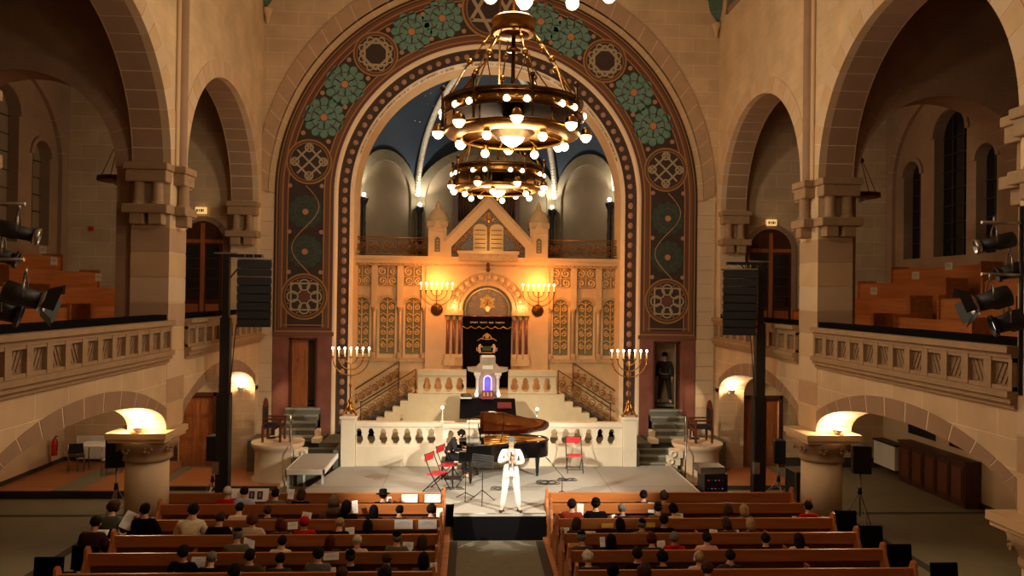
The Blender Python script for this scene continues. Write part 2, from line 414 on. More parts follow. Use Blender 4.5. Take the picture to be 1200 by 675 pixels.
    # pier mouldings: corbelled capital towards the camera and under the nave shaft
    for (a, b2) in PIERS[:2]+[(23.62, 24.2)]:
        t = MB(); resp = a > 20; z0 = 7.0; z1 = 8.35
        xm = (xf+xb)/2
        if not resp:
            t.cyl((xf-s*.02, (a+b2)/2, z1), (xf-s*.02, (a+b2)/2, 17), .15, VOUSS, n=14)
            t.box((min(xf, xf-s*.06), a+.2, z1), (max(xf, xf-s*.06), b2-.2, 17), VOUSS2)
        def grp(cx, cy, wx, wy, cols):
            t.box((cx-wx/2-.04, cy-wy/2-.04, z1-.16), (cx+wx/2+.04, cy+wy/2+.04, z1), CARVE)
            t.box((cx-wx/2, cy-wy/2, z1-.42), (cx+wx/2, cy+wy/2, z1-.16), CARVE)
            for (px, py) in cols:
                t.lathe([(.16, 0), (.16, .05), (.125, .09), (.12, .5), (.15, .58), (.18, .66)], (px, py, z0+.42), CARVE, 10)
            t.box((cx-wx/2-.05, cy-wy/2-.05, z0+.24), (cx+wx/2+.05, cy+wy/2+.05, z0+.44), CARVE)
            for (px, py) in cols: t.box((px-.15, py-.14, z0), (px+.15, py+.14, z0+.26), CARVE)
        if not resp:
            grp(xm, a-.13, TH+.06, .34, [(xm-.2, a-.14), (xm+.2, a-.14)])
            grp(xf-s*.1, (a+b2)/2, .3, .6, [(xf-s*.12, (a+b2)/2)])
            grp(xm, b2+.13, TH+.06, .34, [(xm-.2, b2+.14), (xm+.2, b2+.14)])
        else:
            grp(xm, a-.13, TH+.06, .34, [(xm-.2, a-.14), (xm+.2, a-.14)])
        struct(t.build('trim_pier_capital', bevel=.03))
    # banded colour on the pier faces
    for (a, b2) in PIERS[:2]:
        t = MB()
        for i in range(8):
            z = 2.5+i*.56
            t.box((min(xf-s*.008, xb+s*.008), a-.008, z), (max(xf-s*.008, xb+s*.008), b2+.008, z+.53), [VOUSS2, mat('mid_sandstone', (182, 150, 116), .85, noise=.1, nscale=2), PLAST][i % 3])
        struct(t.build('trim_pier_stones'))
    # gallery floor
    g = MB().box((min(xb-s*.02, s*XW), -6, 3.75), (max(xb-s*.02, s*XW), 24.3, 4.05), PLAST); struct(g.build('floor_gallery'))
    # cross arches over the gallery
    for (a, b2) in PIERS[:2]:
        cx = s*10.62; r = 2.15; zc = 8.25; t = MB(); xe = s*XW
        o = [(xe, 4.05), (xe, 14.0), (xb, 14.0), (xb, 4.05)] if False else None
        pts = arc(cx, zc, r+.02, 0, PI, 20)      # from +x to -x
        lo, hi = min(xb, xe), max(xb, xe)
        out = [(hi, 17), (hi, 4.05), (cx+r+.02, 4.05)]+pts+[(cx-r-.02, 4.05), (lo, 4.05), (lo, 17)]
        w = MB().prism(out, XZ, a+.1, b2-.1, OUTER); struct(w.build('wall_gallery_cross'))
        voussoirs(t, XZ, cx, zc, r, r+.4, a+.08, b2-.08, 17, VOUSS, gap=.006); struct(t.build('trim_cross_arch'))
nave_wall(-1); nave_wall(1)
# columns under the arcades
def column(x, y, label):
    t = thing('stone_column', (x, y, 0), label, 'column', 'round columns under the gallery arches')
    b = MB(); b.lathe([(.78, 0), (.78, .12), (.7, .14), (.7, .3), (.62, .36), (.55, .42), (.48, .5), (.46, .6)], (0, 0, 0), PLAST, 20)
    b.build('base', t)
    MB().lathe([(.46, .55), (.455, 1.2), (.45, 1.82)], (0, 0, 0), PLAST, 24).build('shaft', t)
    c = MB(); c.lathe([(.45, 1.78), (.5, 1.8), (.5, 1.86), (.47, 1.9), (.52, 2.0), (.62, 2.14), (.66, 2.28)], (0, 0, 0), CARVE, 24)
    for i in range(8):
        a = i*PI/4+PI/8
        for q in range(5):
            aa = 2*PI*q/5; c.sph((.6*math.cos(a)-.05*math.sin(a)*math.cos(aa)*1.4, .6*math.sin(a)+.05*math.cos(a)*math.cos(aa)*1.4, 2.1+.07*math.sin(aa)), .035, CARVE, 5)
    c.box((-.6, -.6, 2.26), (.6, .6, 2.34), VOUSS2).box((-.64, -.64, 2.34), (.64, .64, 2.47), VOUSS2)
    c.build('capital', t)
column(-7.72, 17.05, 'round stone column with carved capital left of the pews, speaker stand in front')
column(7.72, 17.05, 'round stone column with carved capital right of the pews, under the right arches')
column(7.75, 10.0, 'near round column at the right edge, only its capital in view')
column(-7.75, 10.0, 'near round column left of the pews, outside the picture')
# chancel wall with great arch and two doorways
RI = 4.9
o = [(-XW-.4, 0), (-9.72, 0), (-9.72, 2.25), (-8.62, 2.25), (-8.62, 0), (-6.28, 0), (-6.28, 4.07), (-5.46, 4.07), (-5.46, 0), (-RI, 0), (-RI, ZC)]
o += list(reversed(arc(0, ZC, RI, 0, PI, 40)))[1:-1]
o += [(RI, ZC), (RI, 0), (5.46, 0), (5.46, 4.07), (6.28, 4.07), (6.28, 0), (8.45, 0), (8.45, 2.25), (9.65, 2.25), (9.65, 0), (XW+.4, 0), (XW+.4, 17), (-XW-.4, 17)]
w = MB().prism(o, XZ, WF, WF+.5, STONE); struct(w.build('wall_front'))
t = MB()
for i in range(38):
    a0 = PI*i/38; a1 = PI*(i+1)/38; g = .0012
    wedge(t, XZ, 0, ZC, 7.02, 7.42, a0+g, a1-g, WF-.05, WF+.05, MATS['mid_sandstone'], 3, 8.95)
    wedge(t, XZ, 0, ZC, 6.8, 7.03, a0+g, a1-g, WF-.05, WF+.05, VOUSS2, 3, ZC+.05)
wedge(t, XZ, 0, ZC, 6.81, 7.40, 0, PI, WF-.042, WF+.04, JOINT, 60, 8.95)
for s in (-1, 1):
    xa, xb = s*6.8, s*7.42
    for i in range(17):
        z = CH+i*.45
        t.box((min(xa, xb), WF-.05, z), (max(xa, xb), WF+.02, z+.438), PLAST)
struct(t.build('trim_great_arch_stones'))
# painted border of the great arch
yb = WF-.06
def ring(mb, r0, r1, y, m, z0=4.17, legs=True, th=.012, seg=64):
    vs = []; fs = []
    pin = arc(0, ZC, r0, 0, PI, seg); po = arc(0, ZC, r1, 0, PI, seg)
    wedge(mb, XZ, 0, ZC, r0, r1, 0, PI, y, y+th, m, seg)
    if legs:
        for s in (-1, 1): mb.box((min(s*r0, s*r1), y, z0), (max(s*r0, s*r1), y+th, ZC), m)
p = MB()
ring(p, 5.22, 6.82, yb, PBG, th=.1)
for (r0, r1, m, y) in [(6.68, 6.82, PBG, .012), (6.58, 6.68, PBR, .014), (6.54, 6.58, PGO, .018), (6.44, 6.54, PPU, .014), (6.38, 6.42, PGO, .018), (6.72, 6.75, PGO, .018), (5.24, 5.28, PGO, .018), (5.22, 5.24, PPU, .014)]:
    ring(p, r0, r1, yb-y, m)
for (r0, r1, m, y) in [(5.1, 5.22, PBR, .014), (5.06, 5.1, PGO, .018), (4.96, 5.06, PPU, .014), (4.9, 4.96, JOINT, .03)]:
    ring(p, r0, r1, yb-y+.02, m, th=.09)
for s in (-1, 1):     # foot of the border, framed panels
    p.box((min(s*4.9, s*6.82), yb-.02, 4.17), (max(s*4.9, s*6.82), yb+.09, 4.30), PBR); p.box((min(s*4.98, s*6.76), yb-.03, 4.30), (max(s*4.98, s*6.76), yb+.0, 4.34), PGO)
    p.box((min(s*5.05, s*6.7), yb-.022, 4.34), (max(s*5.05, s*6.7), yb+.0, 4.44), PPU); p.box((min(s*5.2, s*6.5), yb-.03, 4.50), (max(s*5.2, s*6.5), yb+.0, 4.53), PGO)
struct(p.build('trim_painted_border'))
def disc(mb, c, r0, r1, y, m, n=28, fn=XZ, th=.01):
    if r0 <= 0: mb.prism([(c[0]+r1*math.cos(2*PI*i/n), c[1]+r1*math.sin(2*PI*i/n)) for i in range(n)], XZ, y, y+th, m)
    else:
        vs = []; fs = []
        for i in range(n):
            a = 2*PI*i/n; ca, sa = math.cos(a), math.sin(a)
            vs += [(c[0]+r0*ca, y, c[1]+r0*sa), (c[0]+r1*ca, y, c[1]+r1*sa), (c[0]+r1*ca, y+th, c[1]+r1*sa), (c[0]+r0*ca, y+th, c[1]+r0*sa)]
        for i in range(n):
            b_ = i*4; d = ((i+1) % n)*4
            for j in range(4): fs.append((b_+j, b_+(j+1) % 4, d+(j+1) % 4, d+j))
        mb.add(vs, fs, m)
def leaf(mb, c, ang, r0, r1, w, y, m):
    ca, sa = math.cos(ang), math.sin(ang); pts = []
    for t_, wd in [(0, .25), (.3, .8), (.6, 1), (.85, .65), (1, 0), (.85, -.65), (.6, -1), (.3, -.8), (0, -.25)]:
        rr = r0+(r1-r0)*t_; pts.append((c[0]+rr*ca-wd*w*sa, c[1]+rr*sa+wd*w*ca))
    mb.prism(pts, XZ, y, y+.008, m)
yp = yb-.03
def rosette(c, R, dark=False):
    mb = MB(); G = GREEND if dark else GREEN; G2 = GREEND
    disc(mb, c, 0, R*.93, yp+.02, mat('deep_green_ground', (46, 60, 52), .8), 24)
    for i in range(12): leaf(mb, c, 2*PI*i/12, R*.55, R, R*.19, yp+.012, G)
    for i in range(9): leaf(mb, c, 2*PI*i/9+.2, R*.3, R*.74, R*.16, yp+.004, G)
    for i in range(6): leaf(mb, c, 2*PI*i/6+.1, R*.12, R*.45, R*.13, yp-.004, G if not dark else G2)
    disc(mb, c, R*.56, R*.6, yp-.006, PPU); disc(mb, c, 0, R*.17, yp-.012, POR, 12)
    disc(mb, c, R*.17, R*.2, yp-.014, PPU, 14)
    struct(mb.build('trim_painted_rosette'))
def knot(c, R, kind):
    mb = MB(); disc(mb, c, 0, R, yp+.006, PBG, 36)
    disc(mb, c, R*.93, R, yp-.006, PGO, 40); disc(mb, c, R*.86, R*.91, yp-.004, PPU, 40); disc(mb, c, R*.82, R*.85, yp-.006, PGO, 40)
    def bar(p, q, w, y, m=PGY):
        d = (Vector(q)-Vector(p)); n = Vector((-d.y, d.x)).normalized()*w
        mb.prism([(p[0]+n.x, p[1]+n.y), (q[0]+n.x, q[1]+n.y), (q[0]-n.x, q[1]-n.y), (p[0]-n.x, p[1]-n.y)], XZ, y, y+.008, m)
    P = lambda r, a: (c[0]+r*R*math.cos(a), c[1]+r*R*math.sin(a))
    if kind == 'star':      # two interlaced triangles
        for o_ in (PI/2, -PI/2):
            for i in range(3): bar(P(.8, o_+2*PI*i/3), P(.8, o_+2*PI*(i+1)/3), R*.055, yp-.006-.004*(o_ > 0))
    elif kind == 'oct':
        for o_ in (0, PI/4):
            for i in range(4): bar(P(.70, o_+PI/2*i), P(.70, o_+PI/2*(i+1)), R*.05, yp-.006-.004*(o_ > 0))
        for i in range(8):
            a = PI/8+PI/4*i; disc(mb, P(.64, a), R*.11, R*.17, yp-.012, PGY, 12); disc(mb, P(.62, a), 0, R*.04, yp-.012, PGO, 8)
    elif kind == 'lattice':
        for k in (-.45, 0, .45):
            h = math.sqrt(.62-k*k)*.93
            for sg in (1, -1):
                q = []
                for e in (-h, h):
                    u, v = e, k; q.append((c[0]+R*(u*.707-sg*v*.707), c[1]+R*(u*.707*sg+v*.707)))
                bar(q[0], q[1], R*.04, yp-.006-.004*(sg > 0))
        for i in range(4):
            a = PI/2*i; disc(mb, P(.62, a), R*.13, R*.2, yp-.012, PGY, 14); disc(mb, P(.62, a), 0, R*.05, yp-.014, PGO, 8)
    else:                   # eight lobes and a square
        for i in range(8): disc(mb, P(.5, PI/4*i), R*.2, R*.26, yp-.008-.002*(i % 2), PGY, 18)
        for i in range(4): bar(P(.8, PI/4+PI/2*i), P(.8, PI/4+PI/2*(i+1)), R*.035, yp-.014)
        for i in range(8): disc(mb, P(.74, PI/8+PI/4*i), 0, R*.04, yp-.014, PGO, 8)
        disc(mb, c, 0, R*.22, yp-.004, PPU, 16)
    struct(mb.build('trim_painted_roundel'))
PM = lambda deg, r=5.84: (r*math.sin(math.radians(deg)), ZC+r*math.cos(math.radians(deg)))
knot((0, ZC+6.1), .98, 'star')
for s in (-1, 1):
    for dg, r in ((15.5, 5.95), (26, 5.86), (53, 5.84), (65.3, 5.84)): rosette(PM(s*dg, r), .67)
    knot(PM(s*39.3), .72, 'oct'); knot(PM(s*80), .72, 'lattice')
    rosette((s*5.84, 8.12), .56, True); rosette((s*5.84, 6.85), .56, True)
    knot((s*5.84, 5.42), .74, 'lobes')
    mb = MB()
    for z in (8.95, 7.48, 6.2): 
        for q in (-.5, .5): disc(mb, (s*5.84+q, z), 0, .07, yp+.004, PPK, 10)
    for dg in (9.5, 20.8, 32, 46.5, 59, 72):
        for r in (5.42, 6.26): disc(mb, PM(s*dg, r), 0, .075, yp+.004, PPK, 10)
    # scroll stems down the legs
    pts = [(s*5.84+.42*math.sin(t_*PI/8), yp-.002, 8.95-t_*.165) for t_ in range(18)]
    mb.tube(pts, .014, PPK, 4)
    struct(mb.build('trim_painted_bosses'))
# stepped reveal: dotted band, inscription band, lit edge
t = MB()
def reveal(mb, r0, y0, r1, y1, m, z0=CH, seg=64):
    vs = []; fs = []
    P0 = [(r0, z0)]+arc(0, ZC, r0, 0, PI, seg)+[(-r0, z0)]; P1 = [(r1, z0)]+arc(0, ZC, r1, 0, PI, seg)+[(-r1, z0)]
    for a_, b_ in zip(P0, P1): vs += [(a_[0], y0, a_[1]), (b_[0], y1, b_[1])]
    mb.add(vs, [(2*i, 2*i+1, 2*i+3, 2*i+2) for i in range(len(P0)-1)], m, False)
reveal(t, 4.9, WF-.06, 4.84, WF+.06, JOINT); reveal(t, 4.84, WF+.06, 4.8, WF+.10, PBG); reveal(t, 4.8, WF+.10, 4.5, WF+.26, PBG)
reveal(t, 4.5, WF+.26, 4.49, WF+.22, JOINT); reveal(t, 4.49, WF+.22, 4.4, WF+.5, mat('inscription_plaster', (226, 208, 176), .8, noise=.1, nscale=4)); reveal(t, 4.4, WF+.5, 4.28, WF+1.0, FAC); reveal(t, 4.28, WF+1.0, 4.9, WF+1.02, PLAST)
n = 46
for i in range(n):
    a = PI*(i+.5)/n; c, s_ = math.cos(a), math.sin(a); t.sph((4.66*c, WF+.155, ZC+4.66*s_), .09, PPK, 6, sz=1.0, sy=.45)
for s in (-1, 1):
    for i in range(23): t.sph((s*4.66, WF+.155, ZC-.16-i*.325), .09, PPK, 6, sz=1.2, sy=.45)
rnd = random.Random(3)
for i in range(150):   # worn gilded inscription around the arch: strokes, as legible as in the photograph
    a = PI*.1+PI*.8*i/150
    if rnd.random() < .16: continue
    c, s_ = math.cos(a), math.sin(a); R = 4.43
    old = t.M; t.M = Matrix.Translation((R*c, WF+.38, ZC+R*s_)) @ Matrix.Rotation(-(a-PI/2), 4, 'Y')
    t.box((-.03, -.08, -.01), (-.012, .08, .01), TXT)
    if rnd.random() < .7: t.box((-.03, .05, -.01), (.03, .075, .01), TXT)
    if rnd.random() < .5: t.box((.012, -.06, -.01), (.03, .07, .01), TXT)
    t.M = old
struct(t.build('trim_arch_reveal'))
# oxblood dado with doorways
t = MB()
for s in (-1, 1):
    for (xa, xb, z0, z1) in ((4.9, 5.46, CH, 4.17), (6.28, 6.82, CH, 4.17), (5.46, 6.28, 4.07, 4.17)):
        t.box((min(s*xa, s*xb), WF-.05, z0), (max(s*xa, s*xb), WF+.02, z1), DADO)
    t.box((min(s*4.9, s*4.95), WF-.07, CH), (max(s*4.9, s*4.95), WF+.0, 4.17), JOINT)
    for x in (5.44, 6.26): t.box((s*x-.03, WF-.07, CH), (s*x+.03, WF+.2, 4.1), DOORD)
    t.box((s*5.87-.44, WF-.07, 4.05), (s*5.87+.44, WF+.2, 4.11), DOORD)
struct(t.build('trim_dado_and_door_frames'))
# rooms behind the doorways
t = MB()
for s in (-1, 1):
    lo, hi = min(s*5.3, s*6.5), max(s*5.3, s*6.5)
    t.box((lo, 27, 0), (hi, 27.1, 5), PLAST).box((lo-.1, WF+.5, 0), (lo, 27, 5), PLAST).box((hi, WF+.5, 0), (hi+.1, 27, 5), PLAST).box((lo, WF+.5, 4.4), (hi, 27, 4.5), PLAST).box((lo, WF+.5, 1.9), (hi, 27, 1.98), STEPC)
struct(t.build('wall_vestry_stairs'))
def leafdoor(name, w, h, wd, n_rows, two=True, handle=True):
    b = MB(); b.box((0, -.03, 0), (w, .03, h), wd)
    cols = 2 if two else 1
    for c in range(cols):
        for r in range(n_rows):
            x0 = w*c/cols+.09; x1 = w*(c+1)/cols-.09; z0 = h*r/n_rows+.09; z1 = h*(r+1)/n_rows-.09
            b.box((x0, -.05, z0), (x1, -.03, z1), wd); b.box((x0+.06, -.065, z0+.06), (x1-.06, -.05, z1-.06), wd)
    o = b.build(name); struct(o)
    if handle: MB().tube([(w*.93, -.05, h*.47), (w*.93, -.12, h*.47), (w*.84, -.12, h*.47)], .012, BRASS, 6).build('door_handle', o)
    return o
d = leafdoor('door_1', .5, 2.2, DOORW, 3, False); d.location = (-6.24, WF+.12, 1.9); d.rotation_euler = (0, 0, .12)
d = leafdoor('door_2', .78, 2.1, DOORD, 3, False); d.location = (5.5, WF+.2, 1.98); d.rotation_euler = (0, 0, PI*.42)
d = leafdoor('door_3', 1.1, 2.25, DOORW, 3); d.location = (-9.72, WF+.15, 0)
d = leafdoor('door_4', 1.2, 2.25, DOORW, 3); d.location = (8.45, WF+.15, 0)
t = MB()
for (x0, x1) in ((-9.72, -8.62), (8.45, 9.65)):
    t.box((x0-.1, WF-.06, 0), (x0, WF+.02, 2.35), DOORD).box((x1, WF-.06, 0), (x1+.1, WF+.02, 2.35), DOORD).box((x0-.1, WF-.06, 2.25), (x1+.1, WF+.02, 2.36), DOORD)
struct(t.build('trim_aisle_door_frames'))
# arched half-glazed gallery doors
for k, (cx, hw) in enumerate(((-9.04, .62), (9.3, .7))):
    sz = 7.15; o = [(cx-hw, 4.05), (cx+hw, 4.05)]+arc(cx, sz, hw, 0, PI, 16)
    b = MB().prism(o, XZ, WF-.03, WF+.0, DOORD)
    b.box((cx-hw, WF-.06, sz-.08), (cx+hw, WF-.02, sz+.04), DOORW).box((cx-.06, WF-.07, 4.05), (cx+.06, WF-.02, 7.7), DOORW)
    gl = mat('dark_door_glass', (28, 30, 30), .12)
    for s in (-1, 1):
        xa, xb = sorted((cx+s*.12, cx+s*(hw-.1))); b.box((xa, WF-.045, 5.3), (xb, WF-.02, sz-.15), gl)
        for i in range(1, 5): b.box((xa, WF-.055, 5.3+.32*i), (xb, WF-.04, 5.32+.32*i), DOORD)
        b.box((xa, WF-.05, 4.2), (xb, WF-.02, 5.15), DOORW)
    ob = struct(b.build('door_%d' % (5+k)))
    f = MB(); voussoirs(f, XZ, cx, sz, hw, hw+.16, WF-.05, WF+.02, 9, VOUSS, gap=.006, joint=False)
    for s in (-1, 1): f.box((min(cx+s*hw, cx+s*(hw+.16)), WF-.05, 4.05), (max(cx+s*hw, cx+s*(hw+.16)), WF+.02, sz), VOUSS)
    struct(f.build('trim_gallery_door_surround'))
# clerestory windows, only their sills reach the picture
for s, yy in ((-1, 21.6), (1, 21.9)):
    x = s*PX[s]; b = MB().box((min(x, x-s*.03), yy-1.2, 14.75), (max(x, x-s*.03), yy+1.2, 16.6), mat('dusk_glass', (96, 92, 88), .3))
    b.box((min(x, x-s*.05), yy-1.3, 14.6), (max(x, x-s*.05), yy+1.3, 14.75), VOUSS).box((min(x, x-s*.05), yy-.05, 14.7), (max(x, x-s*.05), yy+.05, 16.6), VOUSS)
    for q in (-1.3, 1.2): b.box((min(x, x-s*.05), yy+q, 14.6), (max(x, x-s*.05), yy+q+.1, 16.6), VOUSS)
    struct(b.build('window_%d' % (11 if s < 0 else 12)))
    # mosaic pendentive and corbel in the corner
    t = MB(); xs = s*(PX[s]-.02)
    vs = [(xs, WF-.02, 14.55), (xs-s*.3, WF-.05, 14.95), (xs-s*.8, WF-.3, 16.9), (xs, WF-1.0, 16.9), (xs, WF-.3, 14.95)]
    t.add(vs, [(0, 1, 4), (1, 2, 3, 4)], mat('green_mosaic', (60, 92, 70), .5, noise=.5, nscale=30))
    t.lathe([(.02, 0), (.06, .1), (.08, .25), (.16, .42), (.18, .5)], (xs-s*.12, WF-.12, 14.05), VOUSS2, 10)
    struct(t.build('trim_corner_pendentive'))
# chancel floor, steps, side platforms
t = MB(); t.box((-5.05, 22.6, 0), (-4.4, WF, CH), STEPC).box((-7.25, 22.9, 0), (-5.0, WF, CH), STEPC).box((5.0, 22.9, 0), (7.5, WF, CH), STEPC).box((-4.42, 21.5, 0), (4.42, 25.0, CH), STEPC).box((4.4, 22.6, 0), (5.05, WF, CH), STEPC)
struct(t.build('floor_chancel'))
t = MB()
for s in (-1, 1):
    for i in range(4):
        z = CH-.15*(i+1)+.0; y = 22.9-.32*(i+1)
        t.box((min(s*4.35, s*5.75), y, 0), (max(s*4.35, s*5.75), 22.95, z), STEPC); t.box((min(s*4.35, s*5.75), y-.015, z-.04), (max(s*4.35, s*5.75), y+.02, z+.006), mat('stair_nosing', (150, 146, 130), .6))
struct(t.build('floor_chancel_steps'))
t = MB()
for s in (-1, 1):
    for i in range(5):
        z = CH+.17*(i+1); y = 22.75+.25*i; w = .52
        t.box((s*5.8-w, y, CH), (s*5.8+w, WF+.1 if i == 4 else WF, z), STEPC)
        t.box((s*5.8-w-.01, y-.02, z-.05), (s*5.8+w+.01, y+.03, z+.01), mat('stair_nosing', (150, 146, 130), .6))
for s in (-1, 1):
    for q in (-.66, .66): t.box((s*5.8+q-.12, 22.55, CH), (s*5.8+q+.12, 23.0, CH+.13), CREAM); t.box((s*5.8+q*.9-.06, 23.0, CH), (s*5.8+q*.9+.06, 23.4, CH+.3), CREAM)
struct(t.build('floor_doorway_steps'))
t = MB()
t.box((-XW, 20.4, 0), (-9.6, WF, .2), FLOORW).box((-XW, 20.36, 0), (-9.6, 20.4, .19), DARKSTRIP).box((-11.6, 20.39, .2), (-10.9, WF, .206), OLFLOOR)
for s in (-1, 1): t.box((min(s*5.9, s*9.0), 21.2, 0), (max(s*5.9, s*9.0), WF-.6, .12), FLOORW); t.box((min(s*5.9, s*9.0), 21.16, 0), (max(s*5.9, s*9.0), 21.2, .11), DARKSTRIP)
struct(t.build('floor_wooden_platforms'))
t = MB()
for s in (-1, 1): t.box((min(s*(XW-.04), s*XW), -6, 0), (max(s*(XW-.04), s*XW), WF, .14 if s > 0 else .32), DARKSTRIP); t.box((min(s*9.75, s*XW), WF-.04, 0), (max(s*9.75, s*XW), WF, .32), DARKSTRIP)
struct(t.build('baseboard_aisles'))
# apse: wall, lunettes, dome, ribs
AY = 25.3; AR = 4.85; AZ = 9.2
DOME = mat('night_blue_dome', (15, 33, 50), .7, noise=.35, nscale=1.5)
nt = DOME.node_tree; bb = nt.nodes['Principled BSDF']
tc = nt.nodes.new('ShaderNodeTexCoord'); vo = nt.nodes.new('ShaderNodeTexVoronoi'); vo.inputs['Scale'].default_value = 3.2
lt = nt.nodes.new('ShaderNodeMath'); lt.operation = 'LESS_THAN'; lt.inputs[1].default_value = .09
mx = nt.nodes.new('ShaderNodeMix'); mx.data_type = 'RGBA'; src = bb.inputs['Base Color'].links[0].from_socket
nt.links.new(tc.outputs['Object'], vo.inputs['Vector']); nt.links.new(vo.outputs['Distance'], lt.inputs[0]); nt.links.new(lt.outputs[0], mx.inputs[0])
nt.links.new(src, mx.inputs[6]); mx.inputs[7].default_value = (*lin((170, 140, 80)), 1); nt.links.new(mx.outputs[2], bb.inputs['Base Color'])
t = MB(); prof = [(AR*math.cos(PI/2*i/16), AR*math.sin(PI/2*i/16)) for i in range(17)]
t.lathe(prof[:-1]+[(.001, AR)], (0, AY, AZ), DOME, 40, a0=0, a1=PI); 
t.lathe([(AR, CH-1), (AR, AZ)], (0, AY, 0), PLAST, 40, a0=0, a1=PI)
struct(t.build('ceiling_apse_dome'))
w = MB().prism([(-9, 0), (-9, 16), (9, 16), (9, 0), (4.7, 0)]+arc(0, ZC+.1, 4.78, 0, PI, 30)+[(-4.7, 0)], XZ, WF+1.0, WF+1.25, PLAST)
struct(w.build('wall_apse_front'))
feet = [math.radians(a) for a in (-16, 14, 55, 125, 166, 196)]
NICHE = mat('apse_grey_plaster', (134, 118, 92), .9, noise=.12, nscale=1.5)
BAND = mat('apse_arch_band', (112, 102, 78), .85, noise=.2, nscale=5)
for i in range(1, 4):
    a0, a1 = feet[i], feet[i+1]
    p0 = Vector((AR*math.cos(a0), AY+AR*math.sin(a0), 0)); p1 = Vector((AR*math.cos(a1), AY+AR*math.sin(a1), 0))
    c = (p0+p1)/2; hw = (p1-p0).length/2; u = (p1-p0).normalized(); nrm = Vector((u.y, -u.x, 0))
    if nrm.dot(Vector((0, AY, 0))-c) < 0: nrm = -nrm
    fn = lambda uu, vv, d, c=c, u=u, nrm=nrm: tuple(c+u*uu+nrm*d+Vector((0, 0, vv)))
    r = hw; sq = 1.0 if hw < 2 else .78
    A = lambda rr, n_=24: [(rr*math.cos(PI*k/n_), AZ+rr*math.sin(PI*k/n_)*sq) for k in range(n_+1)]
    m = MB(); m.prism([(hw, 5.5)]+A(r)+[(-hw, 5.5)], fn, -.1, 0, NICHE)
    ri = r-.38; outer = [(r, 6.0)]+A(r)+[(-r, 6.0)]; inner = [(ri, 6.0)]+A(ri)+[(-ri, 6.0)]
    for k in range(len(outer)-1):
        q = [fn(*outer[k], .0), fn(*outer[k+1], 0), fn(*inner[k+1], 0), fn(*inner[k], 0)]; q2 = [fn(*outer[k], .1), fn(*outer[k+1], .1), fn(*inner[k+1], .1), fn(*inner[k], .1)]
        m.add(q+q2, [(4, 5, 6, 7), (0, 1, 5, 4), (2, 3, 7, 6)], BAND)
    struct(m.build('wall_apse_lunette'))
RIB = mat('pale_rope_rib', (214, 204, 184), .6, noise=.3, nscale=16)
for k, a in enumerate(feet[1:5]):
    pts = []
    for i in range(22):
        e = math.radians(2+82*i/21); rr = (AR-.12)*math.cos(e); pts.append((rr*math.cos(a), AY+rr*math.sin(a), AZ+(AR-.12)*math.sin(e)))
    m = MB().tube(pts, .11, RIB, 8)
    for i in range(1, 60):      # twisted cord along the rib
        f_ = i/60*21; j = int(f_); q = Vector(pts[j]).lerp(Vector(pts[min(j+1, 21)]), f_-j); m.sph(q, .122, RIB, 4, sz=.5)
    struct(m.build('trim_apse_rib'))
# gallery floor inside the apse and steps up to it, ark platform
struct(MB().box((-4.85, 25.25, 6.55), (4.85, 30.2, 6.75), PLAST).build('floor_apse_gallery'))
# ------------------------------------------------------------------ the ark wall
FY = 24.95
def spiral(cx, cz, y, r, turns, a0, d, n=18, inner=.12):
    return [(cx+(r*(1-(1-inner)*i/n))*math.cos(a0+d*turns*2*PI*i/n), y, cz+(r*(1-(1-inner)*i/n))*math.sin(a0+d*turns*2*PI*i/n)) for i in range(n+1)]
ark = thing('ark_wall', (0, FY, CH), 'carved cream stone ark wall with gilded grilles below the blue dome', 'ark')
MI = Matrix.Translation((0, -FY, -CH))
def ab(mb, name, parent=ark, label=None):
    mb.v = [tuple(MI @ Vector(v)) for v in mb.v] if parent is not None else mb.v
    o = mb.build(name, parent)
    if label: o['label'] = label
    return o
m = MB(); m.box((-4.72, FY, CH), (4.72, FY+.3, 6.5), FAC); m.box((-4.72, FY-.06, CH), (4.72, FY, 3.30), FAC); m.box((-4.72, FY-.12, 3.30), (4.72, FY, 3.42), FACD)
m.box((-2.05, FY-.2, CH), (-.82, FY, 6.5), FAC).box((.82, FY-.2, CH), (2.05, FY, 6.5), FAC).box((-.82, FY-.2, 5.9), (.82, FY, 6.5), FAC)
ab(m, 'wall_panel')
m = MB(); m.box((-4.74, FY-.22, 6.48), (4.74, FY+.4, 6.56), FACD).box((-4.74, FY-.3, 6.56), (4.74, FY+.4, 6.68), FAC).box((-4.74, FY-.36, 6.68), (4.74, FY+.4, 6.80), FAC)
for i in range(64): m.box((-4.7+i*.1475, FY-.27, 6.50), (-4.63+i*.1475, FY-.2, 6.56), FACD)
m.box((-.98, FY-.46, 6.68), (.98, FY-.3, 6.96), FACD).box((-1.02, FY-.5, 6.9), (1.02, FY-.2, 7.0), FAC)
ab(m, 'cornice')
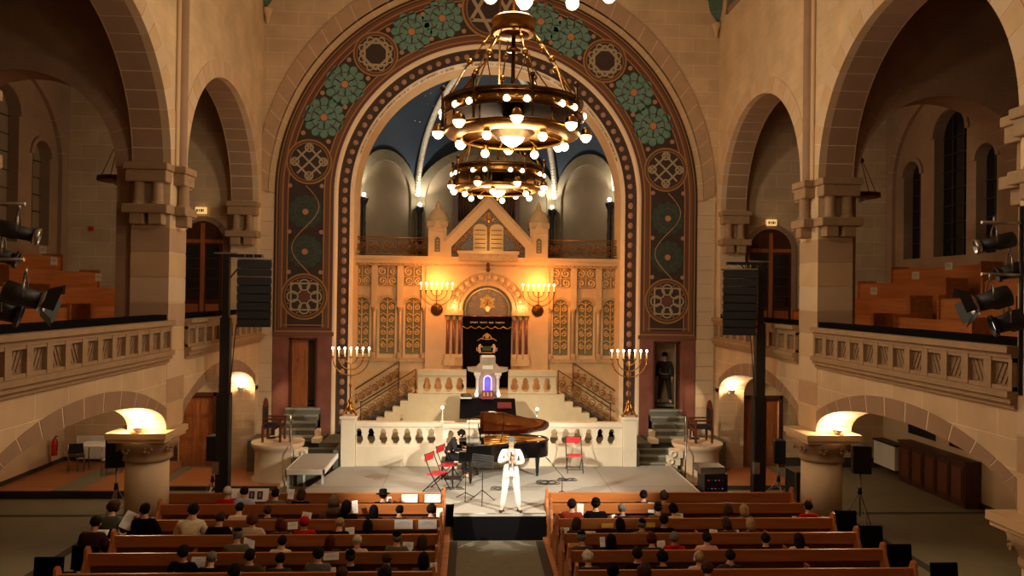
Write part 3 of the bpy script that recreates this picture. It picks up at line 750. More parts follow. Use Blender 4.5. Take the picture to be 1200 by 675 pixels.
for s in (-1, 1):
    for k, xc in enumerate((4.17, 3.325, 2.47)):
        x = s*xc
        g = MB(); g.box((x-.34, FY-.05, 5.84), (x+.34, FY-.01, 6.46), mat('olive_stone', (140, 120, 82), .8))
        for q in (-.17, .17):
            for z in (5.98, 6.30):
                g.tube(spiral(x+q, z, FY-.07, .14, 1.5, PI/2 if z > 6.1 else -PI/2, s if q > 0 else -s, 16), .03, FAC, 4)
        g.tube([(x, FY-.07, 5.86), (x, FY-.07, 6.44)], .022, FACD, 4); g.tube([(x-.33, FY-.07, 6.14), (x+.33, FY-.07, 6.14)], .02, FACD, 4)
        g.tube([(x-.34, FY-.07, 5.84), (x+.34, FY-.07, 5.84), (x+.34, FY-.07, 6.36), (x+.2, FY-.07, 6.46), (x-.2, FY-.07, 6.46), (x-.34, FY-.07, 6.36)], .022, FACD, 4, closed=True)
        ab(g, 'square_grille')
        g = MB(); o = [(x-.255, 3.55), (x+.255, 3.55)]+arc(x, 5.17, .255, 0, PI, 12); g.prism(o, XZ, FY-.012, FY-.002, OLIVE)
        g.tube([(x, FY-.04, 3.6), (x, FY-.04, 5.36)], .02, GOLDP, 4)
        for r_ in range(4):
            for q in (-1, 1):
                g.tube(spiral(x+q*.115, 3.84+r_*.42, FY-.04, .1, 1.4, PI/2, -q, 16), .026, GOLDP, 4)
                g.tube([(x, FY-.04, 3.98+r_*.42), (x+q*.14, FY-.04, 4.06+r_*.42), (x+q*.22, FY-.04, 4.0+r_*.42)], .02, GOLDP, 4)
        ab(g, 'arched_grille')
        f = MB(); voussoirs(f, XZ, x, 5.17, .255, .34, FY-.06, FY, 9, FACD, gap=.002, joint=False)
        for q in (-1, 1): f.box((min(x+q*.255, x+q*.33), FY-.06, 3.42), (max(x+q*.255, x+q*.33), FY, 5.17), FAC)
        ab(f, 'niche_frame')
    for xc in (4.60, 3.75, 2.9, 2.1):
        c = MB(); x = s*xc; c.box((x-.07, FY-.16, 3.42), (x+.07, FY, 3.6), FACD); c.cyl((x, FY-.09, 3.6), (x, FY-.09, 4.95), .05, FAC, n=8)
        c.lathe([(.05, 0), (.06, .03), (.1, .12), (.1, .16)], (x, FY-.09, 4.95), FACD, 8); c.box((x-.1, FY-.14, 5.1), (x+.1, FY, 6.48), FAC)
        ab(c, 'pilaster')
    # turret beside the gable
    x = s*1.68; t = MB(); t.box((x-.3, FY-.4, 6.8), (x+.3, FY+.2, 7.85), FAC); t.box((x-.34, FY-.44, 7.78), (x+.34, FY+.24, 7.95), FACD)
    t.prism([(x-.22, 7.62), (x+.22, 7.62), (x, 7.98)], XZ, FY-.46, FY-.4, FAC)
    t.prism([(x-.09, 6.95), (x+.09, 6.95), (x+.09, 7.35)]+arc(x, 7.35, .09, 0, PI, 6)[1:], XZ, FY-.42, FY-.39, OLIVE)
    t.lathe([(.36, 0), (.38, .08), (.33, .12), (.34, .2), (.28, .3), (.22, .42), (.12, .5), (.07, .56), (.09, .6), (.07, .66), (.02, .76)], (x, FY-.1, 7.9), FAC, 8)
    for q in range(4): t.sph((x, FY-.43, 7.02+q*.1), .03, FACD, 4)
    ab(t, 'turret')
# gable
m = MB(); 
def gbar(x0, z0, x1, z1, w, ya, yb2, mt):
    d = Vector((x1-x0, z1-z0)).normalized(); n = Vector((-d.y, d.x))*w
    m.prism([(x0, z0), (x1, z1), (x1+n.x, z1+n.y), (x0+n.x, z0+n.y)], XZ, ya, yb2, mt)
outer = [(-1.42, 7.3), (0, 8.82), (1.42, 7.3), (1.42, 6.8), (1.22, 6.8), (1.22, 7.12), (0, 8.42), (-1.22, 7.12), (-1.22, 6.8), (-1.42, 6.8)]
m.prism(outer, XZ, FY-.42, FY+.1, FAC)
m.prism([(-1.48, 7.34), (0, 8.92), (1.48, 7.34), (1.42, 7.28), (0, 8.8), (-1.42, 7.28)], XZ, FY-.48, FY+.14, FACD)
ab(m, 'gable')
m = MB(); m.prism([(-1.25, 6.82), (1.25, 6.82), (1.25, 7.12), (0, 8.44), (-1.25, 7.12)], XZ, FY-.2, FY-.14, mat('gilded_mosaic', (120, 98, 64), .5, metal=.2, rgb2=(56, 56, 56), nscale=26))
ab(m, 'gable_field')
m = MB()
for s in (-1, 1):
    m.prism([(s*.05, 6.95), (s*.5, 6.95), (s*.5, 7.75)]+[(s*.275+s*.225*math.cos(PI*i/8), 7.75+.16*math.sin(PI*i/8)) for i in range(1, 8)]+[(s*.05, 7.75)], XZ, FY-.27, FY-.2, GOLDP)
    for i in range(5):
        z = 7.1+i*.145; m.box((min(s*.09, s*.46), FY-.285, z), (max(s*.09, s*.46), FY-.27, z+.02), PBG)
        for q in range(5): m.box((min(s*(.1+q*.075), s*(.14+q*.075)), FY-.285, z+.03), (max(s*(.1+q*.075), s*(.14+q*.075)), FY-.27, z+.09), FACD)
    for i in range(6): m.tube(spiral(s*(.62+.1*i), 7.62-.12*i, FY-.26, .09, 1.3, 0, s, 10), .012, GOLD, 4)
    for i in range(4): m.tube(spiral(s*(.65+.13*i), 6.98+.02*i, FY-.26, .08, 1.3, PI, -s, 10), .012, IRONG, 4)
m.sph((0, FY-.3, 8.0), .06, GOLD, 6); m.tube([(0, FY-.28, 6.9), (0, FY-.28, 8.25)], .014, GOLD, 4)
for i in range(10): a = PI*i/9; m.tube([(.1*math.cos(a), FY-.26, 8.0+.1*math.sin(a)), (.22*math.cos(a), FY-.26, 8.0+.3*math.sin(a))], .01, GOLD, 4)
ab(m, 'law_tablets')
# arch over the curtain
m = MB(); voussoirs(m, XZ, 0, 5.02, .98, 1.3, FY-.3, FY-.1, 15, FACD, gap=.01, joint=False); wedge(m, XZ, 0, 5.02, .84, .98, 0, PI, FY-.26, FY-.05, FAC, 24)
wedge(m, XZ, 0, 5.02, 1.28, 1.36, 0, PI, FY-.34, FY-.1, FAC, 24)
for i in range(15):
    a = PI*(i+.5)/15; m.sph((1.13*math.cos(a), FY-.3, 5.02+1.13*math.sin(a)), .085, FAC, 6, sy=.5)
m.lathe([(.0, 0), (.05, .02), (.08, .1), (.04, .14), (.07, .2), (.05, .28), (0, .34)], (0, FY-.38, 6.3), BRASSD, 8); ab(m, 'arch')
m = MB(); m.prism([(-.84, 4.85), (.84, 4.85), (.84, 5.02)]+arc(0, 5.02, .84, 0, PI, 20)[1:], XZ, FY-.06, FY-.02, mat('blue_gold_mosaic', (88, 104, 106), .35, metal=.2, rgb2=(150, 112, 58), nscale=18))
for i in range(6): leaf(m, (0, 5.28), PI/3*i+PI/6, .08, .3, .06, FY-.08, GOLD)
for i in range(7): m.tube(spiral(.56*math.cos(PI*(i+.5)/7), 5.08+.56*math.sin(PI*(i+.5)/7), FY-.07, .09, 1.3, 0, 1, 10), .012, GOLDP, 4)
for i in range(6): leaf(m, (0, 5.28), PI/3*i, .12, .24, .04, FY-.074, GOLDP)
disc(m, (0, 5.28), 0, .1, FY-.095, POR, 14); disc(m, (0, 5.02), .72, .76, FY-.08, GOLD, 30)
ab(m, 'mosaic_tympanum')
for s in (-1, 1):
    for x in (.9, 1.1, 1.3):
        c = MB(); c.box((s*x-.09, FY-.34, 3.42), (s*x+.09, FY-.16, 3.58), FAC); c.cyl((s*x, FY-.25, 3.58), (s*x, FY-.25, 4.7), .055, mat('red_marble', (130, 66, 44), .3, noise=.4, nscale=10), n=10)
        c.lathe([(.06, 0), (.07, .03), (.1, .13), (.1, .17)], (s*x, FY-.25, 4.7), FACD, 8); ab(c, 'marble_column')
    c = MB(); c.box((min(s*.8, s*1.42), FY-.4, 4.87), (max(s*.8, s*1.42), FY-.1, 5.02), FAC).box((min(s*.8, s*1.42), FY-.36, 3.2), (max(s*.8, s*1.42), FY-.1, 3.42), FAC); ab(c, 'entablature')
c = MB()
for i in range(28):
    x = -.8+1.6*i/28; x2 = -.8+1.6*(i+1)/28
    for (a_, b_) in [((x, x2))]: c.box((a_, FY-.16-.02*(i % 2), 2.46), (b_, FY-.12, 4.62), mat('black_velvet', (12, 10, 14), .8))
o = ab(c, 'ark_curtain', label='black velvet curtain with embroidered crown and lions')
c = MB(); c.box((-.82, FY-.24, 4.5), (.82, FY-.14, 4.84), MATS['black_velvet'])
for i in range(6):
    x0 = -.8+i*.267; c.prism([(x0, 4.5), (x0+.267, 4.5)]+[(x0+.1335+.1335*math.cos(PI+PI*(8-k)/8), 4.5-.07*math.sin(PI*k/8)) for k in range(1, 8)], XZ, FY-.235, FY-.15, MATS['black_velvet'])
    c.tube([(x0+.267*k/8, FY-.245, 4.5-.07*math.sin(PI*k/8)) for k in range(9)], .014, GOLD, 5)
c.tube([(-.82, FY-.245, 4.84), (.82, FY-.245, 4.84)], .012, GOLD, 5)
rnd = random.Random(11)
for i in range(22):
    if i in (5, 11, 15): continue
    x = -.56+i*.052; c.box((x, FY-.25, 4.64), (x+.034, FY-.24, 4.652), PAPER); c.box((x+.026, FY-.25, 4.60), (x+.034, FY-.24, 4.65), PAPER)
    if rnd.random() < .5: c.box((x, FY-.25, 4.60), (x+.008, FY-.24, 4.64), PAPER)
ab(c, 'valance')
c = MB(); yq = FY-.19
c.tube([(-.16, yq, 4.06), (-.1, yq, 4.2), (0, yq, 4.26), (.1, yq, 4.2), (.16, yq, 4.06)], .02, GOLDP, 5); c.sph((0, yq, 4.16), .07, GOLDP, 6, sy=.3); c.tube([(-.32, yq, 4.02), (-.2, yq, 4.1), (0, yq, 4.06), (.2, yq, 4.1), (.32, yq, 4.02)], .014, GOLDP, 5)
for s in (-1, 1):   # pale beasts rampant beside the crown
    c.tube([(s*.22, yq, 3.62), (s*.26, yq, 3.74), (s*.24, yq, 3.86), (s*.2, yq, 3.9)], [.045, .055, .045, .035], mat('pale_embroidery', (214, 176, 146), .7), 6)
    c.tube([(s*.24, yq, 3.8), (s*.14, yq, 3.83)], .018, MATS['pale_embroidery'], 5); c.tube([(s*.27, yq, 3.66), (s*.34, yq, 3.7), (s*.33, yq, 3.8)], .012, MATS['pale_embroidery'], 5)
c.box((-.15, yq-.005, 3.68), (.15, yq+.01, 3.84), mat('green_embroidery', (46, 66, 44), .7)); c.tube([(-.18, yq, 3.62), (.18, yq, 3.62)], .016, GOLDP, 5)
ab(c, 'embroidery')
c = MB(); c.cyl((0, FY-.5, 6.3), (0, FY-.5, 5.32), .006, BRASS, n=5); c.lathe([(.02, 0), (.06, .05), (.07, .12), (.03, .2)], (0, FY-.5, 5.0), mat('red_lamp', (255, 90, 50), .4, emit=(255, 96, 50), estr=6, sampling=False), 8); c.lathe([(.075, 0), (.04, .06), (.01, .14)], (0, FY-.5, 5.18), BRASS, 8)
for q in range(3): c.cyl((.07*math.cos(q*2.1), FY-.5+.07*math.sin(q*2.1), 5.1), (0, FY-.5, 5.32), .004, BRASS, n=4)
c.cyl((0, FY-.5, 6.3), (0, FY-.2, 6.3), .008, BRASS, n=5)
c.v = [tuple(Matrix.Translation((0, -(FY-.5), -5.0)) @ Vector(v)) for v in c.v]
tag(c.build('eternal_lamp', loc=(0, FY-.5, 5.0)), 'small red eternal lamp hanging in front of the mosaic above the black curtain', 'lamp')
# organ behind the gable
org = thing('pipe_organ', (0, 28.4, 6.75), 'dark wooden organ with tall pipes behind the ark gable', 'organ')
m = MB(); m.box((-1.25, 0, 0), (1.25, .7, 1.6), DOORD).box((-1.25, 0, 1.6), (-1.1, .7, 3.3), DOORD).box((1.1, 0, 1.6), (1.25, .7, 3.3), DOORD).box((-1.25, 0, 3.2), (1.25, .7, 3.4), DOORD).box((-1.1, .5, 1.6), (1.1, .7, 3.2), DOORD); m.build('case', org)
m = MB()
for i in range(20):
    x = -1.02+i*.107; h = 1.0+.45*abs(math.sin(i*.55)); m.cyl((x, .2, 1.6), (x, .2, 1.75), .012, BRASSD, .04, 8); m.cyl((x, .2, 1.75), (x, .2, 1.75+h), .04, BRASSD, n=8)
m.build('pipes', org)
# ironwork balustrade on the ark wall
def scroll_rail(name, x0, x1, label):
    t = thing(name, ((x0+x1)/2, FY-.15, 6.8), label, 'railing', 'iron railings on the ark wall'); L = x1-x0; n = max(2, int(L/.43)); w = L/n
    m = MB(); m.tube([(-L/2, 0, .62), (L/2, 0, .62)], .022, IRONG, 6).tube([(-L/2, 0, .05), (L/2, 0, .05)], .018, IRONG, 6).tube([(-L/2, 0, .54), (L/2, 0, .54)], .01, IRONG, 4); m.build('rails', t)
    m = MB()
    for i in range(n+1): m.tube([(-L/2+i*w, 0, 0), (-L/2+i*w, 0, .6)], .013, IRONG, 4)
    for i in range(n):
        x = -L/2+(i+.5)*w
        for q in (-1, 1):
            m.tube(spiral(x+q*w*.23, .39, 0, w*.21, 1.4, 0 if q < 0 else PI, q, 14), .019, IRONG, 4); m.tube(spiral(x+q*w*.23, .18, 0, w*.21, 1.4, 0 if q < 0 else PI, -q, 14), .019, IRONG, 4)
        m.sph((x, 0, .29), .035, IRONG, 5)
    m.build('scrollwork', t)
scroll_rail('iron_railing', -4.55, -2.0, 'ornate iron scroll railing on top of the ark wall, left of the gable')
scroll_rail('iron_railing', 2.0, 4.6, 'ornate iron scroll railing on top of the ark wall, right of the gable')
for k, (a, lab) in enumerate(zip(feet[1:5], ('right edge of the apse', 'right of the gable', 'left of the gable', 'left edge of the apse'))):
    x, y = (AR-.35)*math.cos(a), AY+(AR-.35)*math.sin(a)
    t = thing('colonnette_torchere', (x, y, 6.75), 'dark twisted torch column under the lit rib, '+lab, 'torchere', 'torch columns under the dome ribs')
    m = MB(); m.lathe([(.16, 0), (.16, .1), (.08, .14), (.085, .6), (.07, 1.2), (.075, 1.9), (.12, 2.0), (.17, 2.12), (.17, 2.18)], (0, 0, 0), BLACK, 10)
    for i in range(26): aa = i*.75; m.sph((.07*math.cos(aa), .07*math.sin(aa), .2+i*.064), .03, BLACK, 4)
    m.build('post', t); MB().sph((0, 0, 2.28), .07, FLAME, 6).build('lamp', t)
def bust(x, z):
    pass
# ------------------------------------------------------------------ podium, balustrades, steps to the ark
pod = thing('marble_podium', (0, 23.4, CH), 'cream marble podium with stepped shoulders below the ark', 'podium')
m = MB(); prof = [(-3.45, 0), (-3.45, .62), (-3.2, .62), (-3.2, .80), (-2.95, .80), (-2.95, .97), (-2.72, .97), (-2.72, 1.15), (-2.48, 1.15), (-2.48, 1.38), (2.45, 1.38), (2.45, 1.15), (2.72, 1.15), (2.72, .97), (3.0, .97), (3.0, .8), (3.25, .8), (3.25, .62), (3.5, .62), (3.5, 0)]
m.prism(prof, XZ, 0, .28, mat('dimmed_cream_marble', (212, 190, 148), .5, noise=.08, nscale=3)); m.build('front_wall', pod, bevel=.008)  # cream marble with the weaker light behind the balustrade darkened into its colour
m = MB(); m.box((-2.4, .28, 0), (2.4, 1.3, 1.36), CREAM)
for s in (-1, 1):
    for i in range(8): m.box((min(s*2.4, s*(2.4+.26*(8-i))), .28, 0), (max(s*2.4, s*(2.4+.26*(8-i))), 1.3, .16*(i+1)), mat('dark_stair_runner', (92, 88, 76), .9))
m.build('stairs', pod)
def keyhole(x, z0, h, w):
    """opening between two vase balusters"""
    pts = []
    for (dx, t_) in [(.3, 0), (.62, .02), (.62, .12), (.8, .16), (1, .26), (1, .40), (.8, .55), (.62, .62), (.62, .66), (.8, .69), (.8, .73), (.66, .76), (.62, .84), (.45, .94), (.18, 1)]:
        pts.append((x+dx*w/2, z0+t_*h))
    return pts+[(2*x-p[0], p[1]) for p in reversed(pts)]
def balustrade(name, x0, x1, y, z0, zt, n, label, thick=.22, base=.0, op=None, group=None, xs=None, mtop=CREAM):
    t = thing(name, ((x0+x1)/2, y, z0), label, 'balustrade', group); cx = (x0+x1)/2
    lo, hi = op
    xs = xs or [x0+(x1-x0)*(i+.5)/n for i in range(n)]
    m = MB(); m.prism([(x0-cx, lo-.06), (x1-cx, lo-.06), (x1-cx, hi+.05), (x0-cx, hi+.05)], XZ, .02, thick-.02, CREAM, [keyhole(x-cx, lo, hi-lo, .245) for x in xs]); m.build('baluster_panel', t)
    m = MB(); m.box((x0-cx, -.03, hi+.05), (x1-cx, thick+.03, zt-z0), mtop); m.build('coping', t, bevel=.012)
    if lo-.06 > .01:
        m = MB(); m.box((x0-cx, -.02, 0), (x1-cx, thick+.02, lo-.06), CREAM); m.build('plinth', t, bevel=.008)
    return t
MT_ = CREAM; CREAM = MATS['dimmed_cream_marble']
for s, lab in ((-1, 'left'), (1, 'right')):
    xa, xb = sorted((s*.66, s*2.18)); xs = [s*(.66+.2+i*.345)for i in range(4)]
    balustrade('marble_balustrade', xa, xb, 23.42, 2.44, 3.18, 4, 'upper cream marble balustrade %s of the lectern' % lab, .2, op=(.06, .5), xs=xs, mtop=MATS['dimmed_cream_marble'])
CREAM = MT_
xs = [-3.71+i*.345 for i in range(7)]
balustrade('marble_balustrade', -3.79, -.97, 21.5, .6, 1.86, 7, 'long lower marble balustrade left of the piano, behind the red folding chairs', .26, op=(.62, 1.08), xs=xs[:6]+[xs[6]])
balustrade('marble_balustrade', 1.47, 3.92, 21.5, .6, 1.86, 7, 'lower marble balustrade right of the piano, behind the single red chair', .26, op=(.62, 1.08), xs=[1.92+i*.338 for i in range(6)])
balustrade('marble_balustrade', -1.3, 1.47, 21.22, .6, 1.86, 7, 'projecting middle marble balustrade directly behind the piano', .26, op=(.62, 1.08), xs=[-1.07+i*.35 for i in range(7)])
for s, x in ((-1, -4.0), (1, 4.13)):
    t = thing('marble_pillar', (x, 21.62, .6), 'square marble pillar at the %s end of the lower balustrade, candelabrum on top' % ('left' if s < 0 else 'right'), 'pillar')
    MB().box((-.2, -.2, 0), (.2, .2, 1.36), CREAM).build('shaft', t, bevel=.01); MB().box((-.24, -.24, 1.36), (.24, .24, 1.44), CREAM).build('cap', t, bevel=.01)
# lectern with glowing arched window
t = thing('stone_lectern', (0, 23.15, 2.30), 'scroll-shouldered stone lectern with a glowing blue arched window', 'lectern')
m = MB(); o = [(-.3, 0), (.3, 0), (.3, .7), (.42, .82), (.62, .88), (.64, .98), (.36, 1.0), (.24, 1.12), (.24, 1.34), (-.24, 1.34), (-.24, 1.12), (-.36, 1.0), (-.64, .98), (-.62, .88), (-.42, .82), (-.3, .7)]
m.prism(o, XZ, -.02, .3, CREAMG); m.prism([(-.17, .94), (.17, .94), (.17, 1.06), (-.17, 1.06)], XZ, -.05, 0, CREAM); m.box((-.2, -.06, 1.3), (.2, .1, 1.37), CREAM)
m.build('body', t, bevel=.01)
for s in (-1, 1):
    c = MB(); c.lathe([(.07, 0), (.07, .06), (.045, .08), (.045, .5), (.07, .54), (.08, .62)], (s*.32, -.08, .14), CREAM, 10); c.box((s*.32-.1, -.18, .76), (s*.32+.1, .0, .84), CREAM); c.build('side_column', t)
    c = MB(); c.lathe([(.02, 0), (.055, .02), (.06, .08), (.02, .2), (.0, .24)], (s*.34, -.2, .1), mat('white_lamp_shade', (250, 240, 220), .5, emit=(255, 236, 200), estr=1.2), 8); c.build('small_lamp', t)
c = MB(); c.prism([(-.11, .26), (.11, .26), (.11, .62)]+arc(0, .62, .11, 0, PI, 8)[1:], XZ, -.035, -.02, mat('blue_lit_glass', (70, 60, 240), .4, emit=(84, 74, 255), estr=1.6)); 
c.build('lit_window', t, rot=None)
c = MB(); c.tube([(-.115, -.04, .25), (.115, -.04, .25), (.115, -.04, .62)]+[(p[0], -.04, p[1]) for p in arc(0, .62, .115, 0, PI, 8)[1:-1]]+[(-.115, -.04, .62)], .016, mat('violet_tube', (190, 150, 255), .4, emit=(190, 150, 255), estr=3, sampling=False), 6, closed=True); c.build('neon_tube', t)
# reading table under a black cloth
t = thing('reading_table', (0, 22.1, CH), 'sloping reading table covered with a black cloth behind the piano', 'table')
m = MB()
for x in (-.55, .55):
    for y in (.08, .5): m.lathe([(.09, 0), (.09, .06), (.05, .1), (.06, .5), (.09, .74)], (x, y, 0), CREAM, 10); 
    m.build('leg', t); m = MB()
m = MB(); m.prism([(-.02, .82), (.7, 1.2), (.7, 1.14), (-.02, .72)], lambda u, v, d: (d, u, v), -.62, .62, CREAM); m.build('desk_top', t)
m = MB(); vs = []; 
m.prism([(-.08, .84), (-.08, .93), (.72, 1.33), (.74, 1.31), (.74, 1.1), (.72, 1.1), (.72, 1.29), (-.05, .91), (-.05, .84)], lambda u, v, d: (d, u, v), -.84, .84, MATS['black_velvet'])
m.box((-.84, -.082, .82), (.84, -.07, .92), MATS['black_velvet']); m.tube([(-.84, -.085, .825), (.84, -.085, .825)], .014, GOLD, 5); m.build('black_cloth', t)
m = MB(); m.bx((0, .62, 1.42), (.36, .04, .26), mat('dark_red_leather', (112, 24, 26), .5), rx=-.35); m.bx((0, .58, 1.31), (.38, .12, .03), MATS['dark_red_leather'])
for q in (-.11, 0, .11): m.bx((q, .585, 1.44), (.04, .01, .12), GOLDP, rx=-.35)
m.v = [tuple(Vector(v)-Vector((0, .6, 1.30))) for v in m.v]; tag(m.build('book_stand', loc=(0, 22.7, CH+1.33)), 'small red bookrest standing on the black-draped reading table', 'book stand')
m = MB(); m.bx((0, 0, 0), (.42, .3, .012), mat('dark_red_leather2', (104, 24, 26), .5), rx=.46); m.bx((0, -.003, .012), (.36, .26, .02), mat('dark_red_leather3', (88, 20, 22), .6), rx=.46)
tag(m.build('red_folder', loc=(.5, 22.38, CH+1.18)), 'dark red folder lying on the right half of the black-draped table', 'folder')
for i in range(3):
    m = MB(); m.bx((0, 0, 0), (.34-.04*i, .24, .04), [PAPER, mat('green_book', (60, 66, 44), .6), mat('brown_book', (90, 62, 38), .6)][i], rz=.2*i)
    tag(m.build('prayer_book', loc=(-.66, 22.74, CH+1.36+.045*i)), '%s of the small pile on the left corner of the black table' % ['pale bottom book', 'dark green middle book', 'brown top book'][i], 'book', 'books on the black table')
# candle lamps on the balustrade
for x, lab in ((-1.33, 'left'), (1.4, 'right')):
    t = thing('candle_lamp', (x, 21.62 if x < -1 else 21.4, 1.862), 'slim white candle lamp with round bulb on the marble balustrade, %s of the reading table' % lab, 'lamp', None)
    MB().lathe([(.07, 0), (.07, .02), (.02, .04), (.016, .36), (.02, .38)], (0, 0, 0), STEEL if x > 0 else CREAM, 10).build('stem', t); MB().sph((0, 0, .41), .04, FLAME, 8).build('bulb', t)
# iron stair railings
def stair_rail(sx, y, xa, za, xb, zb, label):
    t = thing('iron_stair_railing', (sx*xa, y, za-.9), label, 'railing', None); z0 = za-.9
    m = MB(); m.tube([(0, 0, .9), (sx*(xb-xa), 0, zb-z0)], .022, IRON, 6).tube([(0, 0, .2), (sx*(xb-xa), 0, zb-z0-.7)], .016, IRON, 6).tube([(0, 0, 0), (0, 0, .95)], .018, IRON, 6).tube([(sx*(xb-xa), 0, zb-z0-.9), (sx*(xb-xa), 0, zb-z0)], .018, IRON, 6); m.build('handrail', t)
    m = MB(); n = 7
    for i in range(n):
        f_ = (i+.5)/n; x = sx*(xb-xa)*f_; z = .55+(zb-za)*f_; r = abs(xb-xa)/n*.46
        m.tube([(x+r*math.cos(q*PI/6), 0, z+r*math.sin(q*PI/6)) for q in range(12)], .014, IRONG, 4, closed=True)
        m.tube(spiral(x, z, 0, r*.7, 1.2, q, 1 if i % 2 else -1, 12), .011, IRONG, 4)
        for sg in (-1, 1): m.tube(spiral(x+r*.55, z+sg*r*.95+(zb-za)*.5/n, 0, r*.4, 1.3, 0, sg, 10), .009, IRONG, 4)
    m.build('scrollwork', t)
for s, lab in ((-1, 'left'), (1, 'right')):
    stair_rail(s, 23.5, 3.95, 2.12, 2.25, 3.18, 'dark iron scroll handrail on the near side of the %s ark stairs' % lab)
    stair_rail(s, 24.78, 4.45, 2.3, 2.9, 3.3, 'iron scroll handrail against the wall of the %s ark stairs' % lab)
# ------------------------------------------------------------------ seven-armed candelabra
def floor_menorah(x, y, z, label):
    t = thing('seven_armed_candelabrum', (x, y, z), label, 'candelabrum')
    m = MB()
    for i in range(3):
        a = i*2*PI/3+PI/2; c, s = math.cos(a), math.sin(a); m.tube([(.24*c, .24*s, .03), (.2*c, .2*s, .06), (.12*c, .12*s, .16), (.07*c, .07*s, .3), (.03*c, .03*s, .44)], [.035, .03, .05, .035, .02], BRASS, 6)
        m.sph((.24*c, .24*s, .035), .045, BRASS, 6)
    m.lathe([(.05, .1), (.13, .14), (.14, .2), (.06, .28), (.05, .36), (.07, .4), (.03, .48)], (0, 0, 0), BRASS, 10); m.build('base', t)
    m = MB(); m.lathe([(.025, .44), (.022, .8), (.04, .84), (.045, .88), (.022, .92), (.02, 1.1), (.035, 1.14), (.02, 1.18), (.018, 1.62)], (0, 0, 0), BRASS, 8); m.build('stem', t)
    for k in (1, 2, 3):
        r = .1725*k; m = MB(); m.tube([(r*math.cos(PI+PI*i/20), 0, 1.66+r*1.0*math.sin(PI+PI*i/20)) for i in range(21)], .017, BRASS, 6)
        m.build('arm', t)
    for k in range(-3, 4):
        m = MB(); m.lathe([(.02, 0), (.045, .03), (.045, .05)], (k*.1725, 0, 1.64), BRASS, 8); m.build('candle_cup', t)
        c = MB(); c.cyl((k*.1725, 0, 1.69), (k*.1725, 0, 1.87), .022, CANDLE, n=8); co = c.build('candle', t)
        MB().sph((k*.1725, 0, 1.92), .032, FLAME, 6, sz=1.3).build('flame_bulb', co)
floor_menorah(-3.98, 21.62, 2.04, 'tall brass seven-armed candelabrum on the left marble pillar')
floor_menorah(4.12, 21.62, 2.04, 'tall brass seven-armed candelabrum on the right marble pillar')
def wall_menorah(x, label):
    t = thing('wall_menorah', (x, FY-.2, 5.05), label, 'menorah')
    MB().lathe([(.0, -.01), (.2, 0), (.2, .04), (.1, .1), (.0, .12)], (0, 0, 0), BRASSD, 14).build('rosette', t, rot=(PI/2, 0, 0))
    m = MB(); m.tube([(0, -.1, 0), (0, -.22, .05), (0, -.24, .2), (0, -.24, .62)], .018, BRASSD, 6); m.build('stem', t)
    for k in (1, 2, 3):
        r = .172*k; m = MB(); m.tube([(r*math.cos(PI+PI*i/18), -.24, .6+r*.92*math.sin(PI+PI*i/18)) for i in range(19)], .016, BRASSD, 6); m.build('arm', t)
    for k in range(-3, 4):
        c = MB(); c.cyl((k*.172, -.24, .6), (k*.172, -.24, .8), .02, CANDLE, n=8); c.lathe([(.02, 0), (.04, .02), (.04, .035)], (k*.172, -.24, .6), BRASSD, 8); co = c.build('candle', t)
        MB().sph((k*.172, -.24, .85), .035, WARMB, 6, sz=1.2).build('flame_bulb', co)
wall_menorah(-1.68, 'wall-mounted seven-armed menorah with lit candles left of the ark arch')
wall_menorah(1.68, 'wall-mounted seven-armed menorah with lit candles right of the ark arch')
